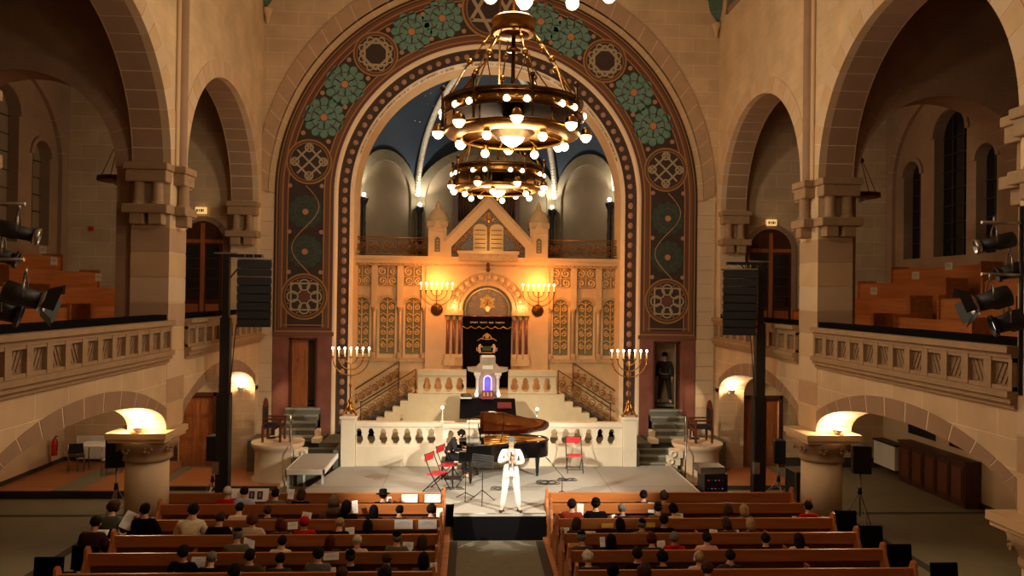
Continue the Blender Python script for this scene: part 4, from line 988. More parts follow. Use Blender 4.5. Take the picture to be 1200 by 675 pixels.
# ------------------------------------------------------------------ chandeliers
def chandelier(loc, label):
    t = thing('ring_chandelier', loc, label, 'chandelier', 'brass ring chandeliers over the nave'); R = 1.0
    m = MB(); n = 48
    def hoop(r0, z0, r1, z1, mt, th=.02): m.lathe([(r0, z0), (r0+th, z0), (r1+th, z1), (r1, z1), (r0, z0)], (0, 0, 0), mt, n)
    hoop(1.0, .0, .98, .2, BRASS); hoop(1.02, .19, 1.02, .23, BRASSD, .03); hoop(1.03, -.02, 1.03, .01, BRASSD, .03)
    m.lathe([(1.02, -.2), (.99, -.25), (.8, -.31), (.76, -.3), (.78, -.27), (.98, -.2), (1.02, -.2)], (0, 0, 0), BRASS, n)
    for i in range(12): a = 2*PI*i/12; m.tube([(.99*math.cos(a), .99*math.sin(a), .0), (1.0*math.cos(a), 1.0*math.sin(a), -.22)], .014, BRASS, 5)
    for i in range(24): a = 2*PI*i/24; m.sph((1.01*math.cos(a), 1.01*math.sin(a), .1), .03, GOLD, 5)
    for i in range(8):
        a = 2*PI*i/8+.2; c, s = math.cos(a), math.sin(a); m.tube([(1.05*c, 1.05*s, -.2), (1.05*c, 1.05*s, .36)], .022, BRASSD, 5); m.sph((1.05*c, 1.05*s, .38), .04, BRASSD, 5)
        m.tube([(.3*c, .3*s, -.16), (.6*c, .6*s, -.22), (.8*c, .8*s, -.28)], .018, BRASS, 5); m.tube(spiral(0, 0, 0, .09, 1.2, 0, 1, 8), .001, BRASS, 3)
    m.build('ring', t)
    m = MB(); m.lathe([(.42, -.12), (.36, -.18), (.24, -.3), (.2, -.1), (.06, .05)], (0, 0, 0), BRASSD, 20); m.cyl((0, 0, 0), (0, 0, 1.35), .03, BRASSD, n=8)
    m.lathe([(.03, 0), (.12, .02), (.06, .06), (.03, .1)], (0, 0, 1.0), BRASS, 10); m.lathe([(.03, .1), (.1, .15), (.16, .26), (.04, .34)], (0, 0, 0), BRASSD, 10); m.build('central_stem', t)
    m = MB(); m.lathe([(.30, 1.26), (.33, 1.28), (.33, 1.36), (.30, 1.42), (.34, 1.46), (.3, 1.5), (.1, 1.52)], (0, 0, 0), BRASS, 20); m.lathe([(.3, 1.28), (.1, 1.22), (.0, 1.2)], (0, 0, 0), BRASS, 16)
    m.build('upper_crown', t)
    for i in range(8):
        a = 2*PI*i/8+.2; c, s = math.cos(a), math.sin(a); m = MB()
        m.tube([(1.0*c, 1.0*s, .22), (.72*c, .72*s, .7), (.62*c, .62*s, .86), (.3*c, .3*s, 1.3)], .012, GOLD if i % 2 else BRASS, 5)
        m.sph((.66*c, .66*s, .8), .05, GOLD, 6); m.sph((.45*c, .45*s, 1.09), .035, GOLD, 5)
        for d in (-.24, .24): m.tube([(.72*c, .72*s, .7), (1.0*math.cos(a+d), 1.0*math.sin(a+d), .24)], .010, BRASS, 4)
        m.build('suspension_rod', t)
    for i in range(24):
        a = 2*PI*(i+.5)/24; c, s = math.cos(a), math.sin(a)
        if i % 3 == 1: continue
        m = MB(); m.lathe([(.02, .02), (.05, .0), (.07, -.02)], (1.03*c, 1.03*s, .07), BRASS, 8); lo = m.build('lamp_holder', t)
        MB().sph((1.05*c, 1.05*s, .04), .05, BULB, 6).build('bulb', lo)
    for i in range(8):
        a = 2*PI*i/8; c, s = math.cos(a), math.sin(a)
        m = MB(); m.lathe([(.03, .1), (.07, .06), (.09, .0), (.1, -.02)], (1.1*c, 1.1*s, -.2), BRASS, 10); lo = m.build('shade', t)
        MB().lathe([(.085, -.02), (.08, -.07), (.04, -.12), (.001, -.13)], (1.1*c, 1.1*s, -.19), BULB, 8).build('bulb', lo)
    for i in range(6):
        a = 2*PI*i/6; c, s = math.cos(a), math.sin(a); m = MB(); m.cyl((.78*c, .78*s, -.26), (.78*c, .78*s, -.34), .05, BRASS, n=8); lo = m.build('lamp_holder', t); MB().sph((.78*c, .78*s, -.39), .065, BULB, 6).build('bulb', lo)
    MB().lathe([(.21, -.14), (.2, -.24), (.15, -.34), (.06, -.4), (.001, -.42)], (0, 0, 0), BOWL, 16).build('glass_bowl', t)
    MB().sph((0, 0, -.45), .035, BRASS, 6).build('finial', t)
    return t
c0 = at(600, 135, Y=11.0); 
chandelier(Vector((.03, 11.0, 8.17)), 'large brass ring chandelier nearest to the camera with its full ring in view')
ch2 = at(580.5, 206, Y=16.7)
def add_chain(loc):
    m = MB().cyl((0, 0, 1.5), (0, 0, 17-loc[2]), .025, BRASSD, n=6); return m
chs = [o for o in COL.objects if o.name.startswith('ring_chandelier')]
second = dup(chs[0], (0.02, 16.7, 8.17), .35, 'smaller-looking brass ring chandelier farther back, just above the ark gable')
third = dup(chs[0], (.05, 6.25, 8.72), .1, 'brass ring chandelier cut by the top of the picture, only its lowest lamps in view')
for k, o in enumerate((chs[0], second, third)): add_chain(o.location).build('hanging_rod', o)
# aisle lamps hanging in the galleries
for x, y, z, lab in ((-9.15, 18.6, 8.2, 'dark ring lamp hanging in the left gallery behind the pier'), (9.3, 18.4, 8.15, 'dark ring lamp hanging in the right gallery behind the pier')):
    t = thing('gallery_lamp', (x, y, z), lab, 'lamp'); m = MB(); m.lathe([(.42, 0), (.5, 0), (.5, .1), (.42, .1), (.42, 0)], (0, 0, 0), BRASSD, 20); m.build('ring', t)
    m = MB()
    for i in range(4): a = i*PI/2; m.tube([(.46*math.cos(a), .46*math.sin(a), .1), (.08*math.cos(a), .08*math.sin(a), .95)], .012, BRASSD, 4)
    m.cyl((0, 0, .9), (0, 0, 8.8), .014, BRASSD, n=5); m.lathe([(.02, 1.1), (.12, .95), (.1, .9)], (0, 0, 0), BRASSD, 8); m.build('chains', t)
    MB().lathe([(.16, .02), (.15, -.06), (.001, -.14)], (0, 0, 0), mat('unlit_glass', (200, 190, 165), .3), 12).build('bowl', t)
# wall lamps at the feet of the lower arches
for x, y, lab in ((-7.72, 16.55, 'on the left column capital under the near arch'), (-7.62, 23.4, 'at the foot of the far left arch'), (7.85, 16.55, 'on the right column capital under the near arch'), (7.85, 23.4, 'at the foot of the far right arch')):
    z = 2.475 if y < 20 else 2.50
    t = thing('uplight', (x, y, z), 'bright uplight '+lab, 'lamp')
    MB().lathe([(.03, 0), (.06, .01), (.1, .07), (.12, .12)], (0, 0, 0), WHITE, 10).build('bowl', t)
    MB().sph((0, 0, .13), .06, mat('uplight_bulb', (255, 244, 224), .4, emit=(255, 240, 214), estr=16, sampling=False), 6).build('bulb', t)
    if y > 20: MB().box((-.05, .08, -.05), (.05, .24, .06), WHITE).build('bracket', t)
# exit signs
for (x, z, lab) in ((-9.1, 8.1, 'left'), (9.3, 8.05, 'right')):
    t = thing('exit_sign', (x, WF-.06, z), 'small lit exit sign above the arched %s gallery door' % lab, 'sign')
    MB().box((-.16, -.06, -.1), (.16, .05, .1), mat('exit_glow', (250, 214, 150), .5, emit=(255, 206, 130), estr=.75)).build('panel', t)
    m = MB()
    for q, w in ((-.1, .05), (-.03, .03), (.04, .06), (.1, .02)): m.box((q-w/2, -.07, -.05), (q+w/2, -.06, .04), mat('exit_mark', (120, 110, 60), .6))
    m.build('pictogram', t)
# ------------------------------------------------------------------ stage and what stands on it
ST = .6
m = MB(); o = [(-4.85, 17.8), (-.88, 17.8), (-.88, 16.82), (1.22, 16.82), (1.22, 17.8), (5.32, 17.8), (5.36, 21.6), (-4.2, 21.6)]
t = thing('stage', (0, 19, 0), 'low stage covered in pale grey carpet with a black skirt towards the aisle', 'stage')
sh = lambda u, v, d: (u, v-19, d)
MB().prism(o, sh, .55, ST, CARPET).build('deck', t)
m = MB().prism([(a*.998, b if b > 17 else b+.01) for a, b in o], sh, 0, .55, BLKCL); m.build('skirt', t)
m = MB(); 
for x in (-2.75, 3.1): m.box((x-.008, -1.2, .601), (x+.008, 2.5, .603), mat('carpet_seam', (130, 124, 112), .9))
m.box((-4.7, .2, .601), (5.3, .212, .603), MATS['carpet_seam']); m.tube([(-.86, -2.17, .61), (1.2, -2.17, .61)], .012, STEEL, 5); m.tube([(5.32, -1.15, .61), (5.35, 2.55, .61)], .014, WHITE, 5); m.build('seams_and_edge_strip', t)
# riser at the left
t = thing('stage_riser', (-4.78, 20.45, 0), 'small raised grey platform with white frame left of the stage', 'platform')
m = MB(); m.box((-.45, -1.0, .92), (.48, .95, .98), CARPET); m.build('top', t)
m = MB(); m.box((-.48, -1.04, .86), (.52, -1.0, .99), WHITE).box((.48, -1.04, .86), (.52, .97, .99), WHITE).box((-.48, -1.04, .86), (-.45, .97, .99), WHITE); m.build('frame', t)
for x, y in ((-.42, -.96), (.46, -.96), (-.42, .9)): MB().box((x-.025, y-.025, 0 if x < 0 else .6), (x+.025, y+.025, .9), WHITE).build('leg', t)
# grand piano: keyboard end left, tail right, lid open towards the house
t = thing('grand_piano', (-.62, 19.4, ST), 'black grand piano with open reddish lid and golden soundboard on the stage', 'piano')
def curve(P, n=8):
    out = []
    k = len(P)
    for i in range(k-1):
        p0 = Vector(P[max(i-1, 0)]); p1 = Vector(P[i]); p2 = Vector(P[i+1]); p3 = Vector(P[min(i+2, k-1)])
        for j in range(n):
            u = j/n; out.append(tuple(.5*((2*p1)+(-p0+p2)*u+(2*p0-5*p1+4*p2-p3)*u*u+(-p0+3*p1-3*p2+p3)*u**3)))
    out.append(P[-1]); return out
bent = curve([(.42, 0.0), (.9, .02), (1.3, .25), (1.62, .42), (1.98, .5), (2.2, .72), (2.22, .98), (2.12, 1.2), (1.95, 1.28)], 6)
PO = [(0, 1.48), (0, 0), (.3, 0)]+bent+[(1.7, 1.4), (1.2, 1.48)]
def inset(P, d):
    c = Vector((sum(p[0] for p in P)/len(P), sum(p[1] for p in P)/len(P))); return [tuple(Vector(p)+(c-Vector(p)).normalized()*d) for p in P]
m = MB(); m.prism(PO, XY, .60, 1.0, BLACKG, [list(reversed(inset([p for p in PO if p[0] > .28]+[(.36, 1.44), (.36, .06)][:0], .07)))] if False else ()); 
m.build('case', t, bevel=.012)
INN = inset([(.42, 1.4), (.42, .07)]+[p for p in bent if p[0] > .5]+[(1.68, 1.32), (1.2, 1.4)], .06)
m = MB(); m.prism(INN, XY, 1.0, 1.012, PGOLD)
for i in range(26): 
    y = .2+i*.045; m.tube([(.5, y, 1.03), (1.35+.6*min(1, i/22), min(y+.05, 1.28), 1.03)], .003, GOLD, 3)
m.tube([(.52, .12, 1.03), (1.0, .2, 1.05), (1.5, .6, 1.05), (1.95, 1.1, 1.03)], .02, GOLD, 5)
for q in (.35, .7, 1.05): m.tube([(.5, q, 1.04), (1.6, q+.12, 1.05)], .02, GOLD, 5)
m.build('soundboard_and_strings', t)
m = MB(); rimo = [p for p in PO]; 
for k in range(2, len(PO)-1): m.tube([(*PO[k], 1.03), (*PO[k+1], 1.03)], .03, BLACKG, 6, caps=False)
m.build('rim', t)
m = MB(); m.box((-.2, .06, .56), (.02, 1.42, .72), BLACKG).box((-.2, .0, .56), (.0, .1, .86), BLACKG).box((-.2, 1.38, .56), (.0, 1.48, .86), BLACKG); m.build('key_bed', t, bevel=.01)
m = MB(); m.box((-.16, .1, .72), (-.01, 1.38, .745), WHITE); m.build('white_keys', t)
m = MB()
for i in range(51):
    if i % 7 in (2, 6): continue
    y = .115+.0243*(i+1); m.box((-.1, y-.006, .745), (-.01, y+.006, .76), BLACKG)
m.build('black_keys', t)
# hinged lid
lm = Matrix.Translation((0, 1.46, 1.04)) @ Matrix.Rotation(math.radians(-33), 4, 'X')
m = MB(); LO = [(.36, 0), (.36, -1.48)]+[(p[0]+.03, p[1]-1.5) for p in bent if p[0] > .5]+[(1.7, -.06), (1.2, 0)]
m.M = lm; m.prism(LO, XY, 0, .008, LIDW); m.prism(LO, XY, .008, .03, BLACKG); m.build('lid', t)
m = MB(); m.tube([(.9, .2, 1.02), (1.0, .62, 1.55)], .014, BLACKG, 6); m.build('lid_prop', t)
m = MB(); m.bx((.36, .78, 1.22), (.03, .9, .34), BLACKG, ry=-.25); m.build('music_desk', t)
for x, y in ((.12, .16), (.12, 1.3), (1.95, .95)): m = MB(); m.lathe([(.03, 0), (.035, .06), (.045, .1), (.05, .3), (.07, .56), (.08, .62)], (x, y, 0), BLACKG, 10); m.build('leg', t)
m = MB(); m.box((.25, .6, .1), (.35, .9, .16), BLACKG).tube([(.3, .68, .16), (.3, .7, .6)], .012, BLACKG, 5).tube([(.3, .82, .16), (.3, .8, .6)], .012, BLACKG, 5)
for q in (.68, .75, .82): m.tube([(.27, q, .09), (.12, q, .05)], .01, BRASS, 5)
m.build('pedal_lyre', t)
t = thing('piano_bench', (-1.12, 20.2, ST), 'black padded piano bench at the left end of the grand piano', 'bench')
MB().box((-.17, -.3, .42), (.17, .3, .5), BLACK).build('cushion', t, bevel=.02)
for x in (-.14, .14):
    for y in (-.26, .26): MB().box((x-.02, y-.02, 0), (x+.02, y+.02, .42), BLACK).build('leg', t)
# red folding chairs
def folding_chair(loc, rz, label):
    t = thing('folding_chair', loc, label, 'chair', None, rz)
    MB().bx((0, .02, .45), (.42, .38, .035), REDF, rx=.04).build('seat', t, bevel=.01); MB().bx((0, -.215, .84), (.40, .03, .17), REDF, rx=-.12).build('backrest', t, bevel=.01)
    for s in (-1, 1):
        MB().tube([(s*.22, .3, .012), (s*.22, -.02, .46), (s*.22, -.17, .78), (s*.22, -.22, .95)], .013, BLACK, 6).build('front_leg_and_post', t); MB().tube([(s*.2, -.26, .012), (s*.2, .2, .45)], .013, BLACK, 6).build('rear_leg', t)
    MB().tube([(-.22, -.215, .93), (.22, -.215, .93)], .011, BLACK, 6).build('crossbar', t); MB().tube([(-.2, -.2, .08), (.2, -.2, .08)], .01, BLACK, 5).build('crossbar', t); MB().tube([(-.22, .24, .09), (.22, .24, .09)], .01, BLACK, 5).build('crossbar', t)
folding_chair((-1.36, 18.8, ST), -2.05, 'red and black folding chair nearest the left pews')
folding_chair((-1.12, 19.75, ST), -2.05, 'red and black folding chair left of the piano, behind the nearest red chair')
folding_chair((2.42, 20.9, ST), PI, 'single red folding chair right of the piano in front of the balustrade')
def adj_stool(loc):
    t = thing('keyboard_stool', loc, 'low black stand beside the red chair left of the piano', 'stand')
    MB().box((-.22, -.12, .26), (.22, .12, .31), BLACK).build('top', t); MB().tube([(0, 0, 0.03), (0, 0, .28)], .02, BLACK, 6).tube([(-.25, -.05, .015), (.3, -.05, .015)], .014, BLACK, 5).tube([(-.2, .1, .015), (.25, .1, .015)], .014, BLACK, 5).build('foot', t)
adj_stool((-.95, 19.0, ST))
def tripod(mb, r, h, mt=BLACK, n=3, a0=.5, th=.011):
    for i in range(n): a = a0+2*PI*i/n; mb.tube([(0, 0, h), (r*math.cos(a), r*math.sin(a), .012)], th, mt, 5)
t = thing('music_stand', (-.22, 17.75, ST), 'black perforated music stand in front of the singer', 'music stand')
m = MB(); tripod(m, .34, .3); m.tube([(0, 0, .1), (0, 0, .88)], .012, BLACK, 6); m.build('stand', t)
m = MB(); old = m.M; m.M = Matrix.Translation((0, 0, .98)) @ Matrix.Rotation(-.5, 4, 'X') @ Matrix.Rotation(.12, 4, 'Y')
holes = []
for r in range(5):
    for c in range(10):
        x = -.22+c*.049; z = -.1+r*.055; q = .014; holes.append([(x-q, z-q), (x+q, z-q), (x+q, z+q), (x-q, z+q)])
m.prism([(-.26, -.14), (.26, -.14), (.26, .17), (-.26, .17)], XZ, 0, .006, BLACK, holes); m.box((-.26, -.05, -.15), (.26, .006, -.14), BLACK); m.build('desk', t)
def mic_stand(loc, label, boom=None, h=.75, tip=None):
    t = thing('microphone_stand', loc, label, 'microphone stand', None); m = MB(); tripod(m, .26, .16); m.tube([(0, 0, .1), (0, 0, h)], .010, BLACK, 6); m.build('stand', t)
    m = MB(); m.tube([(-tip[0]*.4, -tip[1]*.4, h-(tip[2])*.4), (tip[0], tip[1], h+tip[2])], .008, BLACK, 5); m.build('boom', t)
    m = MB(); e = Vector((tip[0], tip[1], h+tip[2])); d = Vector(tip).normalized(); m.tube([e, e+d*.12], [.014, .02], BLACK, 6); m.sph(tuple(e+d*.14), .028, STEEL, 6); m.build('microphone', t)
mic_stand((-.62, 18.05, ST), 'short black microphone stand left of the music stand', h=.6, tip=(-.16, -.1, -.2))
mic_stand((1.75, 18.2, ST), 'low microphone stand at the right front of the stage, arm crossed', h=.52, tip=(-.3, 0, .35))
mic_stand((-.55, 21.0, ST), 'tall boom microphone stand behind the pianist, reaching over the piano', h=1.45, tip=(.25, -.3, .12))
for (x, y, r, lab) in ((.1, 19.0, .16, 'coiled cables on the carpet left of the singer'), (1.35, 19.6, .2, 'tangled cables on the carpet under the piano tail'), (1.9, 19.9, .14, 'loose cable loop right of the piano leg')):
    m = MB(); rnd = random.Random(int(x*10)); pts = []
    for i in range(60): a = i*.42; rr = r*(1+.4*math.sin(i*.7)); pts.append((rr*math.cos(a)+.006*i, rr*math.sin(a)*.8, .012+.006*(i % 3)))
    m.tube(pts, .008, BLACK if x > 1 else mat('grey_cable', (70, 66, 62), .6), 5); tag(m.build('cable_coil', loc=(x, y, ST)), lab, 'cable')
# floor lamp/speaker things
def line_array(x0, x1, Y, zt, zb, lab, side):
    cx = (x0+x1)/2; w = x1-x0; n = 8; h = (zt-zb)/n
    t = thing('line_array', (cx, Y, zb), lab, 'loudspeaker', 'hanging loudspeaker columns', side*.22)
    for i in range(n):
        m = MB(); z = zt-zb-h*(i+1); tl = .02*i; m.M = Matrix.Translation((0, .0+.012*i*i*.12, z+h/2)) @ Matrix.Rotation(tl, 4, 'X')
        m.prism([(-w/2, -.25), (w/2, -.25), (w/2*.86, .25), (-w/2*.86, .25)], XY, -h/2+.006, h/2-.006, BLACK); c = m.build('cabinet', t)
        g = MB(); g.M = m.M; g.box((-w/2+.02, -.262, -h/2+.015), (w/2-.02, -.25, h/2-.015), GRILLE); g.build('grille', c)
    m = MB(); m.box((-w/2, -.3, zt-zb+.01), (w/2, .3, zt-zb+.05), STEEL); m.build('top_frame', t)
    for q in (-.3, -.05, .2, .33): MB().tube([(q*w, -.1, zt-zb+.04), (q*w, -.1, zt-zb+.16)], .012, STEEL, 5).build('lifting_eye', t)
    for s in (-1, 1):
        for i in range(n): MB().box((s*w/2-.015, -.2, h*i+.04), (s*w/2+.015, -.14, h*i+h-.04), mat('rigging_copper', (140, 84, 60), .4, .6)).build('rigging_link', t)
    return t
line_array(-6.38, -5.58, 19.0, 6.34, 4.70, 'black line array loudspeaker hanging from the left tower', 1)
line_array(6.0, 6.84, 19.0, 6.27, 4.62, 'black line array loudspeaker hanging from the right tower', -1)
def tower(x, y, lab, s):
    t = thing('lifting_tower', (x, y, 0), lab, 'tower', 'black lifting towers')
    MB().box((-.16, -.13, 0), (.16, .13, 3.0), BLACK).build('lower_mast', t, bevel=.01); MB().box((-.11, -.09, 3.0), (.13, .1, 4.9), BLACK).build('middle_mast', t); MB().box((-.07, -.07, 4.9), (.09, .07, 6.5), BLACK).build('upper_mast', t)
    m = MB(); m.box((min(0, -s*.9), -.05, 6.42), (max(0, -s*.9), .05, 6.5), BLACK); m.tube([(-s*.1, 0, 5.9), (-s*.5, 0, 6.42)], .02, BLACK, 5); m.box((-.3, -.05, 6.5), (.25, .05, 6.54), STEEL); m.build('arm', t)
    for a in (.6, 2.4, 3.9, 5.5): MB().tube([(0, 0, .5), (.55*math.cos(a), .35*math.sin(a), .02)], .025, BLACK, 5).build('outrigger', t)
    m = MB(); m.tube([(-s*.12, -.16, 0.1), (-s*.14, -.18, 2.5), (-s*.28, -.1, 4.6), (-s*.6, -.1, 6.3)], .014, BLACK, 5); m.build('cable', t)
    m = MB(); m.box((-.2, -.22, 1.0), (-.14+.1, -.13, 1.3), STEEL); m.build('winch', t)
tower(-6.72, 19.1, 'black telescopic lifting tower on the left, carrying the line array', -1)
tower(7.02, 19.1, 'black telescopic lifting tower on the right, carrying the line array', 1)
def tripod_speaker(x, y, zb, zt, w, rz, lab, slab, hs=1.0):
    t = thing('speaker_stand', (x, y, 0), slab, 'speaker stand'); m = MB(); m.tube([(0, 0, .35), (0, 0, zb)], .02, STEEL, 8); m.build('pole', t)
    for i in range(3): a = .5+i*2*PI/3; MB().tube([(0, 0, .95*hs), (.48*math.cos(a), .48*math.sin(a), .015)], .013, STEEL, 5).tube([(0, 0, .4), (.26*math.cos(a), .26*math.sin(a), .48*hs)], .008, STEEL, 4).build('leg', t)
    MB().lathe([(.04, 0), (.06, .03), (.04, .1), (.05, .16)], (0, 0, .88*hs), BLACK, 8).build('collar', t)
    t = thing('loudspeaker', (x, y, zb), lab, 'loudspeaker', None, rz); h = zt-zb
    m = MB(); m.prism([(-w/2, -.18), (w/2, -.18), (w/2, .02), (w*.3, .2), (-w*.3, .2), (-w/2, .02)], XY, 0, h, BLACK); m.build('cabinet', t, bevel=.015); MB().box((-w/2+.02, -.192, .03), (w/2-.02, -.18, h-.03), GRILLE).build('grille', t)
tripod_speaker(-8.78, 17.9, 1.43, 2.08, .44, .3, 'black loudspeaker on a tripod left of the left column', 'silver tripod stand under the left aisle loudspeaker')
tripod_speaker(8.85, 17.4, 1.4, 2.06, .42, -.2, 'black loudspeaker on a tripod right of the right column', 'silver tripod stand under the right aisle loudspeaker')
tripod_speaker(-7.28, 20.0, 1.12, 1.76, .3, .2, 'slim black loudspeaker on a pole, behind the left tower', 'black pole stand behind the left tower', .6)
tripod_speaker(7.95, 20.0, 1.05, 1.68, .3, -.2, 'slim black loudspeaker on a pole, between right tower and right column', 'black pole stand between right tower and column', .6)
# amplifier rack and flight case
t = thing('amplifier_rack', (5.72, 18.85, 0), 'black amplifier rack with lit displays right of the stage', 'rack')
m = MB(); m.box((-.3, -.3, .05), (.3, .3, 1.08), BLACK); m.build('case', t, bevel=.01); m = MB()
for i in range(4):
    z = .18+i*.21; m.box((-.27, -.315, z), (.27, -.3, z+.18), mat('rack_face', (40, 38, 44), .4, .5))
    for q in range(5): m.box((-.22+q*.09, -.322, z+.11), (-.185+q*.09, -.315, z+.13), [mat('red_led', (255, 60, 60), .4, emit=(255, 70, 60), estr=.3), mat('blue_led', (120, 150, 255), .4, emit=(120, 150, 255), estr=.3), STEEL][(i+q*2) % 3] if i > 1 else STEEL)
    for q in (-.15, .15): m.tube([(q+.05*math.cos(a*PI/6), -.32, z+.08+.05*math.sin(a*PI/6)) for a in range(12)], .006, STEEL, 4, closed=True) if i < 2 else None
m.build('front_panels', t)
t2 = thing('flight_case', (5.62, 18.85, 1.085), 'grey steel-edged case lying on top of the amplifier rack', 'case'); MB().box((-.3, -.28, 0), (.34, .28, .16), mat('case_grey', (110, 106, 98), .5)).build('body', t2, bevel=.01); m = MB()
for z in (.005, .155): m.tube([(-.3, -.285, z), (.34, -.285, z), (.34, .285, z), (-.3, .285, z)], .012, STEEL, 5, closed=True)
m.build('edging', t2)
t = thing('tall_flight_case', (7.95, 18.55, 0), 'tall black flight case with metal edges beside the right column', 'case')
MB().box((-.3, -.3, .03), (.3, .3, 1.2), BLACK).build('body', t); m = MB()
for x in (-.3, .3):
    for y in (-.3, .3): m.box((x-.015, y-.015, .03), (x+.015, y+.015, 1.2), STEEL)
m.box((-.31, -.31, 1.19), (.31, .31, 1.215), STEEL); m.build('edging', t)
# pedestals with wooden armchairs
def pedestal(s, x, lab):
    t = thing('round_pedestal', (x, 22.2, 0), 'half-round cream stone pedestal with an armchair on it, '+lab, 'pedestal')
    m = MB(); m.lathe([(.74, 0), (.74, .14), (.66, .2), (.64, .9), (.68, 1.0), (.74, 1.06), (.76, 1.18)], (0, 0, 0), PLAST, 28); m.build('drum', t)
    m = MB(); 
    for i in range(4): m.bx((-s*(.72+.08*i), -.25, .9-.22*i), (.3, .5, .2), CREAM)
    for i in range(4): m.tube([(-s*(.86+.08*i)+.08*math.cos(a*PI/6), -.52, .92-.22*i+.08*math.sin(a*PI/6)) for a in range(12)], .03, CREAM, 5, closed=True)
    m.build('scrolled_cheek', t)
    a = thing('wooden_armchair', (x+s*.12, 22.25, 1.18), 'high-backed wooden armchair with dark seat on the %s pedestal' % lab, 'armchair', None, s*PI/2)
    MB().box((-.28, -.26, .42), (.28, .26, .5), mat('dark_blue_seat', (30, 34, 44), .7)).build('seat', a, bevel=.02)
    m = MB(); m.prism([(-.24, .45), (.24, .45), (.24, 1.0), (.14, 1.18), (0, 1.26), (-.14, 1.18), (-.24, 1.0)], XZ, -.3, -.25, CHAIRW); m.build('backrest', a); MB().box((-.16, -.245, .55), (.16, -.235, 1.0), MATS['dark_blue_seat']).build('back_pad', a)
    for q in (-1, 1):
        MB().box((q*.27-.03, .2, 0), (q*.27+.03, .26, .68), CHAIRW).build('leg', a); MB().box((q*.27-.03, -.3, 0), (q*.27+.03, -.24, .5), CHAIRW).build('leg', a); MB().box((q*.27-.04, -.28, .66), (q*.27+.04, .3, .7), CHAIRW).build('armrest', a)
    MB().box((-.27, .22, .34), (.27, .25, .42), CHAIRW).box((-.27, -.29, .34), (.27, -.26, .42), CHAIRW).build('rail', a)
    r = thing('steel_handrail', (x-s*.5, 21.7, .0), 'bent metal handrail beside the %s pedestal' % lab, 'handrail')
    MB().tube([(-s*.1, -.35, .1), (-s*.1, -.35, .95), (s*.1, .2, 1.95), (s*.12, .5, 1.98), (s*.12, .5, 1.1)], .022, STEEL, 6).build('rail', r)
    MB().tube([(s*.1, .2, 1.2), (s*.1, .2, 1.93)], .018, STEEL, 6).build('post', r)
pedestal(-1, -6.15, 'left'); pedestal(1, 6.35, 'right')
# things in the side aisles
def trestle(x, y, w, d, lab, rz=0):
    t = thing('folding_table', (x, y, .2), lab, 'table', None, rz); MB().box((-w/2, -d/2, .72), (w/2, d/2, .75), WHITE).build('table_top', t, bevel=.004)
    for a in (-1, 1):
        for b_ in (-1, 1): MB().tube([(a*(w/2-.1), b_*(d/2-.08), 0), (a*(w/2-.1), b_*(d/2-.08), .72)], .018, STEEL, 6).build('leg', t)
trestle(-11.35, 22.9, 1.6, .8, 'white folding table in the left aisle beside the wall'); 
def stack_chair(loc, rz, lab, col, leg=STEEL, grp=None):
    t = thing('side_chair', loc, lab, 'chair', grp, rz); MB().box((-.21, -.2, .43), (.21, .2, .46), col).build('seat', t, bevel=.01); MB().bx((0, -.22, .7), (.4, .025, .3), col, rx=-.1).build('backrest', t, bevel=.008)
    for a in (-1, 1): MB().tube([(a*.2, .18, 0), (a*.2, .18, .44)], .012, leg, 5).build('leg', t); MB().tube([(a*.2, -.2, 0), (a*.2, -.2, .5), (a*.19, -.24, .84)], .012, leg, 5).build('leg', t)
    return t
stack_chair((-12.1, 22.6, .2), .4, 'black chair with steel legs at the left end of the aisle table', BLACK); stack_chair((-10.9, 22.2, .2), .1, 'white chair pushed under the front of the aisle table', WHITE); stack_chair((-10.3, 22.9, .2), -.3, 'dark chair at the right end of the aisle table', mat('grey_chair', (60, 58, 54), .6))
t = thing('fire_extinguisher', (-13.0, 23.1, .55), 'red fire extinguisher hanging on the wall of the left aisle', 'fire extinguisher'); MB().lathe([(.08, 0), (.085, .03), (.085, .42), (.05, .5), (.025, .52), (.025, .56)], (0, 0, 0), RED, 12).build('cylinder', t); MB().tube([(0, 0, .56), (.1, 0, .58)], .014, BLACK, 5).tube([(.02, 0, .55), (.11, -.03, .4), (.1, -.04, .15)], .012, BLACK, 5).build('valve_and_hose', t)
t = thing('wall_radiator', (-12.2, 23.75, .3), 'white radiator under the front wall of the left aisle', 'radiator'); m = MB(); m.box((-.5, 0, 0), (.5, .12, .7), WHITE)
for i in range(12): m.box((-.48+i*.08, -.012, .04), (-.44+i*.08, 0, .66), WHITE)
m.build('panel', t)
t = thing('wall_radiator', (12.85, 23.0, .25), 'white radiator with dark top grating on the right aisle wall', 'radiator', None, PI/2); m = MB(); m.box((-.6, -.14, 0), (.6, .2, .75), WHITE)
for i in range(14): m.box((-.56+i*.08, .2, .04), (-.52+i*.08, .212, .7), WHITE)
m.build('panel', t); MB().box((-.62, -.16, .75), (.62, .24, .8), BLACK).build('top_grating', t)
t = thing('wooden_cupboard', (12.92, 20.6, 0), 'long dark panelled wooden cupboard along the right aisle wall under the windows', 'cupboard', None, PI/2)
MB().box((-1.4, -.2, 0), (1.7, .2, 1.2), DOORD).box((-1.43, -.2, 1.2), (1.73, .24, 1.25), DOORD).build('body', t)
for i in range(5): m = MB(); x = -1.35+i*.6; m.box((x, .2, .1), (x+.55, .22, 1.12), DOORD); m.box((x+.08, .22, .2), (x+.47, .235, 1.02), mat('cupboard_panel', (98, 54, 34), .5)); d = m.build('door', t); MB().sph((x+.5, .25, .62), .02, BRASS, 5).build('knob', d)
